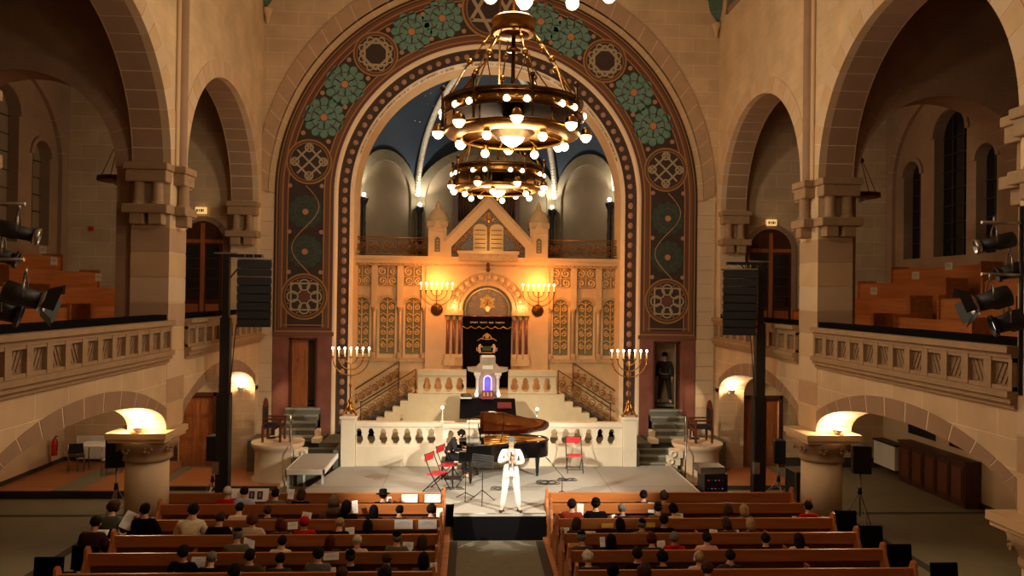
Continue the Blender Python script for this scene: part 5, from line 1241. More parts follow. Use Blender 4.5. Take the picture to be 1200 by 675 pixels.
# gallery pews rising away from the rail
GW = PEWY
def gallery_pew(s, tier, y0, y1, lab):
    x = s*(9.5+tier*1.0); z = 4.05+tier*.45
    t = thing('gallery_pew', (x, (y0+y1)/2, z), lab, 'pew', 'gallery pews on the %s' % ('left' if s < 0 else 'right'))
    L = y1-y0; m = MB(); m.box((-.03, -L/2, .0), (.03, L/2, 1.1), GW); m.build('back_panel', t); m = MB(); m.box((min(0, s*.45), -L/2, .42), (max(0, s*.45), L/2, .46), GW); m.build('seat', t)
    for q in (-1, 1): m = MB(); m.box((min(-s*.08, s*.5), q*L/2-.03, 0), (max(-s*.08, s*.5), q*L/2+.03, 1.18), GW); m.build('end_panel', t)
for s, side in ((-1, 'left'), (1, 'right')):
    steps = MB()
    for tier in range(1, 4): steps.box((min(s*(9.05+tier*1.0-.5), s*XW), 11.2, 4.05), (max(s*(9.05+tier*1.0-.5), s*XW), 22.8, 4.05+.45*tier), DOORD)
    struct(steps.build('floor_gallery_tiers'))
    for tier in range(0, 4):
        for (a, b_), w in (((17.9, 22.6), 'behind the pier'), ((14.3, 17.0), 'beside the pier'), ((11.3, 13.6), 'near the camera')):
            gallery_pew(s, tier, a+.12*tier, b_-.1*tier, 'orange wooden gallery pew, %s gallery, %s row, %s' % (side, ['front', 'second', 'third', 'back'][tier], w))
for k, (px, py, X_) in enumerate(((63, 306, -11.46), (115, 325, -10.46), (1073, 323, 11.46), (1024, 341, 10.46), (50, 293, -12.46), (1112, 312, 12.46))):
    p = at(px, py, X=X_); q = .008 if X_ < 0 else -.008; m = MB(); m.box((-.005, -.16, -.1), (.005, .16, .1), mat('dim_card', (170, 160, 140), .8)); m.box((min(0, q), -.1, -.01), (max(0, q), .1, .01), INK).box((min(0, q), -.1, .03), (max(0, q), .1, .045), INK)
    tag(m.build('reserved_card', loc=p), ['pale card on the left gallery pews, nearer the camera', 'pale card on the left gallery pews beside the pier', 'pale card on the right gallery pews, middle one', 'pale card on the right gallery pews beside the pier', 'pale card high on the back pews of the left gallery', 'pale card on the right gallery pews nearest the camera'][k], 'card')
m = MB().box((-.07, -.03, -.07), (.07, 0, .07), RED); p = at(107, 268, Y=WF); o = m.build('fire_alarm', loc=p); tag(o, 'tiny red fire alarm box on the front wall of the left gallery', 'alarm')
# stage spotlights clamped to bars on the near piers
def rig(s):
    x = s*(PX[s]-.28); lab = 'left' if s < 0 else 'right'
    t = thing('lighting_bar', (x+s*.15, 10.35, 4.2), 'dark steel lighting bars on the %s near pier' % lab, 'lighting bar')
    MB().tube([(s*.05, 0, 0), (s*.05, 0, 2.75)], .03, BLACK, 8).build('upright', t); MB().tube([(s*.3, 0, 2.5), (-s*.55, 0, 2.5)], .024, STEEL, 8).build('upper_bar', t); MB().tube([(s*.3, 0, 1.75), (-s*.55, 0, 1.75)], .024, STEEL, 8).build('lower_bar', t)
    specs = [(at(*( (22, 272) if s < 0 else (1165, 285)), Y=10.4), .5, 'upper long-barrelled'), (at(*((30, 348) if s < 0 else (1160, 352)), Y=10.2), .5, 'lower wide-lensed'), (at(*((4, 300) if s < 0 else (1183, 318)), Y=10.5), .35, 'middle small'), (at(*((5, 365) if s < 0 else (1180, 378)), Y=10.3), .4, 'lowest')]
    for k, (p, L, w) in enumerate(specs):
        tgt = Vector((.5 if k else 1.0, 19.0, 1.6)); 
        sp = thing('stage_spotlight', p, '%s black stage spotlight on the %s lighting bar' % (w, lab), 'spotlight')
        # lamp axis mostly across the hall, slightly downwards
        d = Vector((-s*.86, .35, -.30 if k != 0 else -.22)).normalized(); q = Vector((0, 0, 1)).rotation_difference(d).to_matrix().to_4x4()
        def M_(mb): mb.M = q; return mb
        r = .11 if k % 2 == 0 else .15
        m = M_(MB()); m.lathe([(r*.6, -L*.55), (r, -L*.5), (r*1.05, -L*.1), (r*.85, 0), (r*.8, L*.35)], (0, 0, 0), BLACK, 14); m.build('housing', sp)
        m = M_(MB()); m.lathe([(r*.8, L*.35), (r*1.05, L*.38), (r*1.1, L*.5), (r*.98, L*.5), (r*.9, L*.36)], (0, 0, 0), STEEL if k < 2 else BLACK, 14); m.build('lens_ring', sp)
        m = M_(MB()); m.lathe([(.0, L*.37), (r*.88, L*.36)], (0, 0, 0), mat('lens_glass', (210, 210, 220), .05, emit=(255, 250, 240), estr=1.5, sampling=False), 14); m.build('lens', sp)
        if k == 1:
            for a in range(4):
                m = M_(MB()); m.M = q @ Matrix.Rotation(a*PI/2, 4, 'Z'); m.add([(-.13, r, L*.45), (.13, r, L*.45), (.17, r+.1, L*.78), (-.17, r+.1, L*.78), (-.13, r+.006, L*.45), (.13, r+.006, L*.45), (.17, r+.106, L*.78), (-.17, r+.106, L*.78)], [(0, 1, 2, 3), (7, 6, 5, 4), (0, 4, 5, 1), (1, 5, 6, 2), (2, 6, 7, 3), (3, 7, 4, 0)], BLACK); m.build('barn_door', sp)
        m = MB(); up = Vector((0, 0, .3)); sd = d.cross(Vector((0, 0, 1))).normalized()*(r+.03); m.tube([sd, sd*1.0+up*.6, up, -sd*1.0+up*.6, -sd], .012, STEEL, 5); m.tube([up, up*1.3], .016, STEEL, 5); m.build('yoke', sp)
        m = MB(); 
        for i in range(5): z = .03*i; 
        m.tube([(0, 0, .38), (.05*s, .05, .3), (.1*s, .08, .1), (.2*s, .1, 0)], .008, BLACK, 4); m.build('cable', sp)
rig(-1); rig(1)
# ------------------------------------------------------------------ people
def skin_mesh(name, J, E, mt, sub=1):
    """J: name -> (x,y,z,rx[,ry]); grown into one continuous surface"""
    names = list(J); idx = {n: i for i, n in enumerate(names)}
    bm = bmesh.new(); lay = bm.verts.layers.skin.verify()
    vs = []
    for n in names:
        p = J[n]; v = bm.verts.new(p[:3]); v[lay].radius = (p[3], p[4] if len(p) > 4 else p[3]); vs.append(v)
    vs[0][lay].use_root = True
    for a, b in E: bm.edges.new((vs[idx[a]], vs[idx[b]]))
    me = bpy.data.meshes.new(name+'_src'); bm.to_mesh(me); bm.free()
    o = bpy.data.objects.new(name+'_src', me); COL.objects.link(o)
    sk = o.modifiers.new('skin', 'SKIN'); sk.use_smooth_shade = True; sk.branch_smoothing = .4
    if sub: s = o.modifiers.new('sub', 'SUBSURF'); s.levels = sub; s.render_levels = sub
    dg = bpy.context.evaluated_depsgraph_get(); me2 = bpy.data.meshes.new_from_object(o.evaluated_get(dg)); me2.name = name
    bpy.data.objects.remove(o); bpy.data.meshes.remove(me)
    me2.materials.clear(); me2.materials.append(mt)
    me2.polygons.foreach_set('use_smooth', [True]*len(me2.polygons)); me2.polygons.foreach_set('material_index', [0]*len(me2.polygons))
    return me2
SKIN = mat('skin', (206, 158, 126), .6); EYE = mat('eye_dark', (40, 30, 26), .3); LIP = mat('lips', (170, 96, 86), .5)
def hand(J, E, nm, wrist, dirv, side, palm_n, curl=.5, r=.009, big=1.0):
    """palm and five separate fingers rooted in it"""
    d = Vector(dirv).normalized(); n = Vector(palm_n).normalized(); s = d.cross(n).normalized()*side; w = Vector(wrist)
    pc = w+d*.05; J[nm+'palm'] = (*pc, .036*big, .018*big); E.append((nm+'wrist', nm+'palm'))
    L = [.07, .08, .075, .06]
    for k in range(4):
        b = w+d*.09+s*(.03-.02*k); c1 = b+d*L[k]*.45+n*curl*.02; c2 = c1+(d*(1-curl)+n*curl).normalized()*L[k]*.5
        for q, (p, rr) in enumerate(((b, r*1.15), (c1, r), (c2, r*.8))): J[nm+'f%d%d' % (k, q)] = (*p, rr*big)
        E += [(nm+'palm', nm+'f%d0' % k), (nm+'f%d0' % k, nm+'f%d1' % k), (nm+'f%d1' % k, nm+'f%d2' % k)]
    b = w+d*.03+s*.035; c1 = b+d*.03+s*.02+n*.01; c2 = c1+d*.03+n*.015
    for q, (p, rr) in enumerate(((b, r*1.3), (c1, r*1.15), (c2, r*.9))): J[nm+'t%d' % q] = (*p, rr*big)
    E += [(nm+'palm', nm+'t0'), (nm+'t0', nm+'t1'), (nm+'t1', nm+'t2')]
def add_face(me, hc, hr):
    """eyes, nose, ears, mouth joined to the body mesh; hr: head rotation matrix"""
    mb = MB(); mb.M = Matrix.Translation(hc) @ hr
    mb.sph((0, .1, -.012), .016, SKIN, 5, sz=1.5, sy=1.3)
    for s in (-1, 1): mb.sph((s*.033, .083, .018), .012, WHITE, 5); mb.sph((s*.033, .091, .018), .007, EYE, 5); mb.sph((s*.033, .088, .037), .016, mat('brow', (70, 52, 40), .8), 4, sz=.25, sy=.5); mb.sph((s*.088, .0, -.005), .024, SKIN, 5, sx=.4, sz=1.3)
    mb.sph((0, .087, -.052), .02, LIP, 5, sz=.35, sy=.5)
    bm = bmesh.new(); bm.from_mesh(me)
    base = {}
    for m in mb.mats:
        if m.name not in [x.name for x in me.materials]: me.materials.append(m)
        base[m] = [x.name for x in me.materials].index(m.name)
    vs = [bm.verts.new(v) for v in mb.v]
    for f, mi in zip(mb.f, mb.m):
        try: fc = bm.faces.new([vs[i] for i in f]); fc.smooth = True; fc.material_index = base[mb.mats[mi]]
        except ValueError: pass
    bmesh.ops.recalc_face_normals(bm, faces=bm.faces)
    bm.to_mesh(me); bm.free()
HC = Vector((0, .02, 1.215))
def seated(kind):
    tilt = {'up': .1, 'read': .5, 'lean': .25}[kind]; lx = {'up': 0, 'read': 0, 'lean': .07}[kind]
    J = {}; E = []
    ny = {'up': .0, 'read': .05, 'lean': .03}[kind]
    J['pelvis'] = (0, 0, .56, .15, .12); J['spine'] = (lx*.3, -.03, .74, .145, .105); J['chest'] = (lx*.7, -.02+ny*.4, .93, .155, .11); J['nb'] = (lx, ny*.8, 1.045, .075); J['neck'] = (lx, .0+ny, 1.09, .06)
    hc = Vector((lx*1.1, .02+ny*1.6, 1.195-tilt*.03)); up = Vector((0, math.sin(tilt), math.cos(tilt)))
    for n, k, r, r2 in (('h1', -.06, .062, .07), ('h2', -.01, .078, .09), ('h3', .045, .08, .092), ('h4', .085, .05, .06)): p = hc+up*k+Vector((0, .01 if k < 0 else 0, 0)); J[n] = (*p, r, r2)
    E += [('pelvis', 'spine'), ('spine', 'chest'), ('chest', 'nb'), ('nb', 'neck'), ('neck', 'h1'), ('h1', 'h2'), ('h2', 'h3'), ('h3', 'h4')]
    for s, n in ((-1, 'L'), (1, 'R')):
        J[n+'sh'] = (lx*.8+s*.17, -.01+ny*.5, 1.0, .065); J[n+'el'] = (lx*.6+s*.24, .06, .76, .045)
        w = Vector((s*.10, .30, .74 if kind != 'up' else .66)); J[n+'wrist'] = (*w, .028); E += [('chest', n+'sh'), (n+'sh', n+'el'), (n+'el', n+'wrist')]
        hand(J, E, n, w, (-s*.3, .9, .1), s, (-s*.6, .1, .5), .5)
        J[n+'hip'] = (s*.09, .06, .54, .09); J[n+'kn'] = (s*.12, .45, .53, .062); J[n+'an'] = (s*.12, .42, .12, .042); J[n+'toe'] = (s*.13, .56, .06, .036)
        E += [('pelvis', n+'hip'), (n+'hip', n+'kn'), (n+'kn', n+'an'), (n+'an', n+'toe')]
    body = skin_mesh('person_body_'+kind, J, E, SKIN); hr = Matrix.Rotation(-tilt, 4, 'X'); add_face(body, hc, hr)
    keep = ['pelvis', 'spine', 'chest', 'nb']+[a+b for a in 'LR' for b in ('sh', 'el', 'wrist')]
    def grow(ks, g): return {k: (*J[k][:3], *[r+g for r in J[k][3:]]) for k in ks}
    JC = grow(keep, .03); JC['nb'] = (*J['nb'][:3], .078); 
    coat = skin_mesh('coat_'+kind, JC, [e for e in E if e[0] in keep and e[1] in keep], BLACK)
    kt = ['pelvis']+[a+b for a in 'LR' for b in ('hip', 'kn', 'an')]
    tr = skin_mesh('trousers_'+kind, grow(kt, .012), [e for e in E if e[0] in kt and e[1] in kt], BLACK)
    return dict(body=body, coat=coat, trousers=tr, hc=hc, tilt=tilt)
SEAT = {k: seated(k) for k in ('up', 'read', 'lean')}
def hair_mesh(style):
    rnd = random.Random(sum(map(ord, style))); mb = MB(); A, B, C_ = .101, .116, .122
    n = 14; k = 20; vs = []; fs = []
    for i in range(n+1):
        th = PI*i/n
        for j in range(k):
            ph = 2*PI*j/k; d = Vector((math.sin(th)*math.cos(ph), math.sin(th)*math.sin(ph), math.cos(th)))
            g = 1.0+(.035 if style != 'curly' else .12)*rnd.uniform(-1, 1)+.03*math.sin(ph*7+th*3)
            if style == 'curly': g *= 1.16
            if style in ('bob', 'long'): g *= 1.08
            face = d.y > .28 and d.z < .5; low = d.z < {'short': -.35, 'bald': .0, 'curly': -.55, 'bob': -.75, 'long': -.75, 'bun': -.35, 'cap': 0}.get(style, -.35)
            if face or (low and not (style in ('bob', 'long') and d.y < .1)): g *= .80
            if style == 'bald' and d.z > .55: g *= .8
            p = Vector((d.x*A, d.y*B-.006, d.z*C_+.02))*g
            if style in ('bob', 'long') and d.z < -.2 and d.y < .2: p.z -= .05 if style == 'bob' else .16*(-d.z); p.y -= .012; p.x *= 1.1
            vs.append(p)
    fs = [(i*k+j, i*k+(j+1) % k, (i+1)*k+(j+1) % k, (i+1)*k+j) for i in range(n) for j in range(k)]
    mb.add(vs, fs, BLACK, True)
    if style == 'bun': mb.sph((0, -.11, .05), .045, BLACK, 7)
    o = mb.build('hair_'+style); me = o.data; bpy.data.objects.remove(o); return me
HAIR = {s: hair_mesh(s) for s in ('short', 'bald', 'curly', 'bob', 'long', 'bun')}
def prop_mesh(kind):
    mb = MB()
    if kind == 'kippah': 
        mb.M = Matrix.Translation((0, -.012, .01)) @ Matrix.Rotation(.35, 4, 'X'); mb.lathe([(.088, .09), (.078, .115), (.055, .134), (.025, .143), (.001, .146)], (0, 0, 0), BLACK, 16)
    elif kind == 'fedora': mb.lathe([(.19, .055), (.17, .05), (.1, .06), (.1, .06), (.098, .12), (.09, .165), (.06, .175), (.001, .16)], (0, -.005, .0), BLACK, 20); mb.lathe([(.104, .062), (.103, .09)], (0, -.005, 0), BLKCL, 20)
    elif kind == 'beanie': mb.lathe([(.108, .0), (.113, .02), (.113, .05), (.1, .1), (.06, .14), (.001, .155)], (0, -.01, .0), BLACK, 16)
    elif kind == 'hood': mb.lathe([(.11, -.06), (.12, 0), (.115, .06), (.08, .12), (.04, .16), (.001, .19)], (0, -.02, .0), BLACK, 12); mb.lathe([(.16, -.22), (.15, -.14), (.11, -.08)], (0, -.03, 0), BLACK, 14)
    elif kind == 'pattern': 
        mb.M = Matrix.Translation((0, -.012, .01)) @ Matrix.Rotation(.45, 4, 'X'); mb.lathe([(.092, .09), (.08, .118), (.05, .14), (.001, .148)], (0, 0, 0), BLACK, 16); mb.tube([(.05*math.cos(i*PI/6), .05*math.sin(i*PI/6), .145) for i in range(12)], .006, BLACK, 4, closed=True)
    elif kind == 'phones':
        mb.tube([(.115*math.cos(PI*i/10), -.0, .02+.125*math.sin(PI*i/10)) for i in range(11)], .011, BLACK, 5)
        for s in (-1, 1): mb.sph((s*.108, 0, 0), .035, BLACK, 6, sx=.5)
    elif kind == 'scarf': mb.tube([(.085*math.cos(i*PI/6), .07*math.sin(i*PI/6)-.01, -.155) for i in range(12)], .035, BLACK, 6, closed=True)
    o = mb.build(kind); me = o.data; bpy.data.objects.remove(o); return me
PROP = {s: prop_mesh(s) for s in ('kippah', 'fedora', 'beanie', 'hood', 'pattern', 'phones', 'scarf')}
HCOL = {'dark': (30, 22, 18), 'black': (16, 13, 12), 'brown': (66, 44, 28), 'grey': (120, 112, 102), 'white': (208, 196, 174), 'blonde': (172, 138, 92), 'red-brown': (104, 54, 30), 'auburn': (82, 34, 22)}
CCOL = {'black': (16, 15, 17), 'red': (168, 22, 24), 'light blue': (150, 160, 176), 'grey': (92, 90, 84), 'cream': (206, 190, 154), 'brown': (70, 50, 36), 'fur-brown': (84, 62, 44), 'olive': (92, 84, 60), 'rust red': (142, 52, 30), 'navy': (30, 40, 56), 'pale': (184, 160, 136), 'pink': (206, 156, 130), 'burgundy': (56, 24, 26), 'dark grey': (44, 42, 42), 'white': (226, 222, 212), 'grey-green': (84, 86, 70)}
HM = {k: mat(k+'_hair', v, .9, noise=.55, nscale=45, bump=.5) for k, v in HCOL.items()}; CM = {k: mat(k+'_cloth', v, .9, noise=.15, nscale=20) for k, v in CCOL.items()}
SKINS = [mat('skin_tone_%s' % n, c, .6) for n, c in (('fair', (214, 166, 134)), ('warm', (196, 146, 112)), ('tan', (176, 126, 94)))]
def child(me, name, parent, m=None, loc=None, rot=None, sc=None):
    o = bpy.data.objects.new(name, me); COL.objects.link(o); o.parent = parent
    if m: o.material_slots[0].link = 'OBJECT'; o.material_slots[0].material = m
    if loc is not None: o.location = loc
    if rot is not None: o.rotation_euler = rot
    if sc: o.scale = sc
    return o
pn = 0
def person(loc, rz, kind, hair, hcol, coat, prop, label, group=None, scale=1.0, pcol=None, trous='dark grey'):
    global pn; pn += 1
    t = thing('person', loc, label, 'person', group, rz); t.scale = (scale,)*3; S = SEAT[kind]
    child(S['body'], 'body', t, SKINS[pn % 3]); child(S['coat'], 'coat', t, CM[coat]); child(S['trousers'], 'trousers', t, CM[trous])
    tw = ((pn*37) % 11-5)*.05
    h = child(HAIR[hair], 'hair', t, HM[hcol], S['hc'], (-S['tilt'], 0, tw))
    if prop: child(PROP[prop], {'kippah': 'skullcap', 'pattern': 'skullcap', 'fedora': 'hat', 'beanie': 'cap', 'hood': 'hood', 'phones': 'headphones', 'scarf': 'scarf'}[prop], t, CM[pcol or 'black'], S['hc'], (-S['tilt'], 0, tw))
    return t
# ------------------------------------------------------------------ pews
ROWY = [17.2, 16.3, 15.2, 14.25, 13.3, 12.35]
ORD = ['first', 'second', 'third', 'fourth', 'fifth', 'sixth']
def pew(x0, x1, y, lab, grp):
    cx = (x0+x1)/2; L = x1-x0; t = thing('pew', (cx, y, .08), lab, 'pew', grp)
    m = MB(); m.M = Matrix.Translation((0, 0, .795)) @ Matrix.Rotation(.1, 4, 'X'); m.box((-L/2+.04, -.02, -.112), (L/2-.04, .02, .112), PEWO); m.build('upper_back_board', t, bevel=.006)
    m = MB(); m.box((-L/2+.04, .06, .08), (L/2-.04, .09, .66), PEWD)
    n = 4
    for i in range(1, n): m.box((-L/2+L*i/n-.02, -.12, .06), (-L/2+L*i/n+.02, .08, .64), PEWO)
    m.build('lower_back_panel', t)
    MB().box((-L/2+.04, -.12, .46), (L/2-.04, .06, .48), PEWD).build('book_shelf', t); MB().box((-L/2+.04, .09, .36), (L/2-.04, .5, .40), PEWO).build('seat', t, bevel=.005)
    for s in (-1, 1):
        m = MB(); o = [(-.2, 0), (.5, 0), (.52, .5), (.3, .62), (.12, .86), (.06, 1.0), (0, 1.03), (-.07, 1.0), (-.1, .8), (-.2, .62)]
        xx = s*(L/2-.02); m.prism(o, lambda u, v, d: (d, u, v), xx-.025, xx+.025, PEWO); m.build('end_panel', t, bevel=.006)
for i, y in enumerate(ROWY):
    pew(-7.95+.0 if i == 0 else -7.15, -1.08, y, 'orange wooden pew on the left of the aisle, %s row from the stage' % ORD[i], 'left block pews')
    pew(1.25, 7.1, y, 'orange wooden pew on the right of the aisle, %s row from the stage' % ORD[i], 'right block pews')
def seat_y(i): return (ROWY[i+1] if i < 5 else 11.4)+.30
# (x, y) of each head in the photograph, row by row
AUD = {
 'left': [
  [(267,577,'short','white','red',None,'up'),(287,577,'short','dark','light blue',None,'read'),(323,579,'short','dark','grey',None,'up'),(353,580,'bob','brown','black',None,'read'),(449,581,'short','dark','black','fedora','up')],
  [(281,596,'short','dark','pale',None,'read'),(314,599,'short','brown','brown',None,'up'),(391,590,'bob','brown','fur-brown','hood','lean'),(406,594,'bob','black','black',None,'up'),(438,599,'long','black','black',None,'up'),(468,602,'short','black','dark grey',None,'read'),(505,598,'curly','dark','dark grey',None,'read')],
  [(227,594,'short','dark','cream',None,'lean'),(258,608,'short','brown','black',None,'read'),(296,610,'curly','red-brown','pale',None,'up'),(329,615,'bob','auburn','brown',None,'read'),(357,613,'short','red-brown','red','beanie','up'),(398,614,'short','blonde','black',None,'read'),(431,617,'bob','dark','black',None,'up')],
  [(279,628,'bald','grey','olive','kippah','read'),(331,636,'short','dark','cream',None,'lean'),(387,637,'bob','auburn','dark grey',None,'up'),(419,639,'short','white','pale',None,'read'),(465,631,'short','grey','olive','kippah','up'),(495,636,'long','brown','dark grey',None,'up')],
  [(215,648,'short','dark','black',None,'up'),(248,655,'short','grey','black',None,'read'),(293,652,'short','dark','brown',None,'up'),(329,656,'short','black','dark grey',None,'read'),(373,650,'short','dark','grey',None,'up'),(411,653,'short','brown','black','kippah','up'),(454,658,'short','brown','brown',None,'read'),(497,656,'long','black','fur-brown',None,'lean')],
  [(275,671,'short','dark','black',None,'up'),(400,674,'short','brown','grey',None,'read'),(451,674,'curly','dark','dark grey',None,'read')]],
 'right': [
  [(754,581,'short','dark','black','kippah','up'),(778,583,'curly','brown','black',None,'up')],
  [(670,592,'short','dark','rust red',None,'up'),(698,591,'short','black','black','kippah','up'),(729,597,'short','grey','dark grey',None,'read'),(771,596,'short','dark','olive','kippah','lean'),(789,599,'curly','black','cream','pattern','read'),(853,599,'bob','brown','brown',None,'read'),(872,598,'bob','blonde','olive',None,'up'),(947,594,'short','dark','red',None,'up')],
  [(675,614,'bob','brown','navy',None,'read'),(727,620,'long','black','black',None,'read'),(752,615,'short','grey','olive','kippah','up'),(778,610,'short','dark','black',None,'up'),(851,619,'bob','brown','dark grey',None,'read'),(879,617,'bob','blonde','brown',None,'up')],
  [(682,631,'short','grey','brown','kippah','read'),(716,637,'long','black','black',None,'up'),(763,640,'curly','auburn','dark grey',None,'read'),(790,631,'short','grey','red','scarf','up'),(828,631,'bun','dark','pink',None,'up'),(897,632,'short','dark','black',None,'up'),(936,633,'long','dark','pale',None,'up')],
  [(689,660,'curly','white','dark grey',None,'read'),(747,650,'short','dark','black',None,'up'),(776,657,'curly','black','black',None,'read'),(819,658,'short','blonde','pale','phones','up'),(855,652,'short','dark','dark grey',None,'lean')],
  [(718,671,'short','black','black','pattern','up'),(755,671,'curly','brown','dark grey',None,'up'),(829,668,'short','brown','grey',None,'read')]]}
PN = {'fedora': 'wide-brimmed black hat', 'kippah': 'black skullcap', 'pattern': 'black skullcap with a pale ring', 'beanie': 'red cap', 'hood': 'furry pointed hood', 'phones': 'white headphones', 'scarf': 'red scarf', None: ''}
HN = {'short': 'short', 'bald': 'thinning', 'curly': 'full curly', 'bob': 'chin-length', 'long': 'long', 'bun': 'tied-up'}
for side, rows in AUD.items():
    for i, row in enumerate(rows):
        order = sorted(row, key=lambda r: -r[0] if side == 'left' else r[0])
        for r in row:
            x, y, hs, hc, cc, pr, kind = r; k = order.index(r); Y = seat_y(i); hy = SEAT[kind]['hc'].y
            p = at(x, y, Y=Y+hy); sc = max(.86, min(1.1, (p.z-.02)/(SEAT[kind]['hc'].z)))
            lab = 'person, %s %s, %s coat, %s %s row, %s from aisle' % ((HN[hs], hc+' hair') if not pr else (hc+'-haired,', PN[pr])+(cc, ORD[i], side, (ORD+['seventh', 'eighth'])[k])) if pr else 'person with %s %s hair, %s coat, %s %s row, %s from aisle' % (HN[hs], hc, cc, ORD[i], side, (ORD+['seventh', 'eighth'])[k])
            pc = {'beanie': 'red', 'hood': 'fur-brown', 'phones': 'white', 'scarf': 'red'}.get(pr)
            person((p.x-SEAT[kind]['hc'].x*sc, Y, .02), ((x*7) % 5-2)*.06, kind, hs, hc, cc, pr, lab, 'audience in the %s pews' % side, sc, pc)
# sheets of paper held or lying about
def sheet(x, y, w, h, Y, tilt, lab, mt=PAPER, rz=0, group='programme sheets among the audience', ry=0, text=True, name='programme_sheet', pics=False):
    p = at(x, y, Y=Y); m = MB(); m.box((-w/2, -.002, -h/2), (w/2, .002, h/2), mt)
    if text:
        for q in range(5): 
            ww = w*(.7 if q else .4); m.box((-ww/2, -.004, h/2-.05-q*.035 if h > .22 else h*.25-q*.02), (ww/2, -.002, h/2-.044-q*.035 if h > .22 else h*.25-q*.02+.004), INK)
            if h < .22 and q > 1: break
    if pics:
        for q in (-.02, .16): m.box((q, -.005, -.1), (q+.12, -.002, .08), mat('dark_picture', (50, 34, 50), .6)); m.box((q+.04, -.007, -.05), (q+.08, -.005, .05), mat('face_picture', (170, 110, 90), .6))
    o = m.build(name, loc=p, rot=(tilt, ry, rz)); tag(o, lab, 'sheet' if name != 'reserved_card' else 'card', group); return o
SH = [(268,621,.14,.1,15.05,'held beside the dark coat in the third row left'),(292,637,.2,.26,14.2,'held by the bald man in the fourth row left'),(343,616,.2,.14,15.1,'between two heads in the third row left'),(359,606,.2,.2,15.4,'held up behind the red cap in the third row left'),(410,622,.18,.13,15.05,'on the lap beside the blonde head, third row left'),(416,594,.12,.26,16.0,'held upright in the second row left beside black hair'),
 (341,579,.14,.22,16.9,'held left of the brown bob in the first row left'),(515,601,.13,.2,15.9,'at the aisle end of the second row left'),(478,641,.2,.18,13.9,'beside the olive coat in the fourth row left'),(232,662,.24,.26,12.9,'held between two heads in the fifth row left'),(388,652,.28,.12,13.2,'lying on the shelf in the fifth row left'),(508,665,.12,.16,12.8,'at the aisle end of the fifth row left'),(388,668,.16,.08,12.6,'small corner of paper low in the fifth row left'),(456,586,.1,.14,17.0,'held beside the black hat in the first row left'),
 (680,597,.14,.24,16.0,'held by the rust-red coat in the second row right'),(718,606,.12,.1,15.9,'beside the grey head in the second row right'),(763,595,.14,.22,16.3,'held between rows, first row right'),(662,623,.18,.16,15.0,'at the aisle end of the third row right'),(692,633,.22,.34,14.4,'large and upright in the third row right'),(706,635,.1,.18,14.0,'narrow, beside the large sheet in the fourth row right'),(775,640,.16,.2,14.0,'held in the fourth row right beside auburn hair'),(836,624,.16,.12,15.0,'lying beside the bob in the third row right'),(862,624,.16,.1,15.0,'lying right of the bob in the third row right'),
 (794,604,.24,.1,15.8,'on the lap beside the patterned skullcap in the second row right'),(931,606,.1,.04,16.0,'lying beside the red coat at the right end')]
for k, (x, y, w, h, Y, lab) in enumerate(SH): sheet(x, y, w, h, Y, -.35, 'white printed sheet '+lab, rz=((k*5) % 7-3)*.08, ry=((k*3) % 5-2)*.05)
sheet(293, 580, .82, .28, 16.95, -.3, 'open white magazine with dark portrait photos held in the first row left', pics=True, group=None, name='open_magazine')
for k, (x, y, Y, lab) in enumerate(((480, 584, 17.17, 'front left pew, inner of two'), (507, 584, 17.17, 'front left pew, at the aisle end'), (473, 614.5, 15.17, 'third left pew, inner of two'), (501, 614.5, 15.17, 'third left pew, at the aisle end'))):
    sheet(x, y, .36 if k < 2 else .37, .18, Y-.03, -.1, 'white reserved card on the '+lab, group='reserved cards on the left pews', name='reserved_card')
for k, (x, y, Y, lab) in enumerate(((712, 616, 15.15, 'left one on the third right pew'), (761, 615, 15.15, 'right one on the third right pew'), (672, 639, 14.2, 'one on the fourth right pew by the aisle'))):
    sheet(x, y, .24, .09, Y-.03, -.1, 'small yellow card, '+lab, mt=YCARD, group='yellow cards on the right pews', text=False, name='yellow_card')
# people on chairs in the left aisle and the black chairs
def black_chair(x, y, rz, lab, grp=None):
    t = thing('black_chair', (x, y, 0), lab, 'chair', grp, rz); MB().box((-.24, -.2, .42), (.24, .24, .47), BLKCL).build('seat', t, bevel=.01); MB().bx((0, -.23, .68), (.5, .05, .42), BLKCL, rx=-.1).build('backrest', t, bevel=.015)
    for a in (-1, 1): MB().tube([(a*.22, .2, 0), (a*.22, .2, .43)], .012, BLACK, 5).build('leg', t); MB().tube([(a*.22, -.22, 0), (a*.22, -.2, .5)], .012, BLACK, 5).build('leg', t)
for px, py, lab in ((986, 607, 'farthest'), (1015, 625, 'second farthest'), (1047, 647, 'third farthest'), (1099, 669, 'nearest')):
    p = at(px, py, Z=.68); black_chair(p.x, p.y+.05, 0, 'empty black chair at the right end of the pews, %s of four' % lab)
for px, py, kind, hs, hc, cc, lab in ((110, 614, 'read', 'short', 'dark', 'burgundy', 'person in a dark burgundy coat reading a sheet on the near left aisle chair'), (131, 596, 'read', 'curly', 'brown', 'grey-green', 'person with curly brown hair and grey-green coat on the left aisle chair'), (171, 598, 'up', 'short', 'black', 'black', 'dark-haired person in black on the aisle chair beside the left pews')):
    p = at(px, py, Z=1.22); person((p.x, p.y-.05, 0), -.1, kind, hs, hc, cc, None, lab, None, 1.03); black_chair(p.x, p.y-.02, -.1, 'black chair of the person in %s in the left aisle' % cc)
sheet(119, 625, .24, .16, 14.6, -.9, 'white sheet held by the person in the burgundy coat', group=None); sheet(151, 610, .24, .34, 15.1, -.5, 'large white sheet held by the person with curly brown hair', group=None, ry=.4)
p = at(62, 668, Z=.62); black_chair(p.x, p.y+.1, 0, 'empty black chair at the lower left edge of the picture')
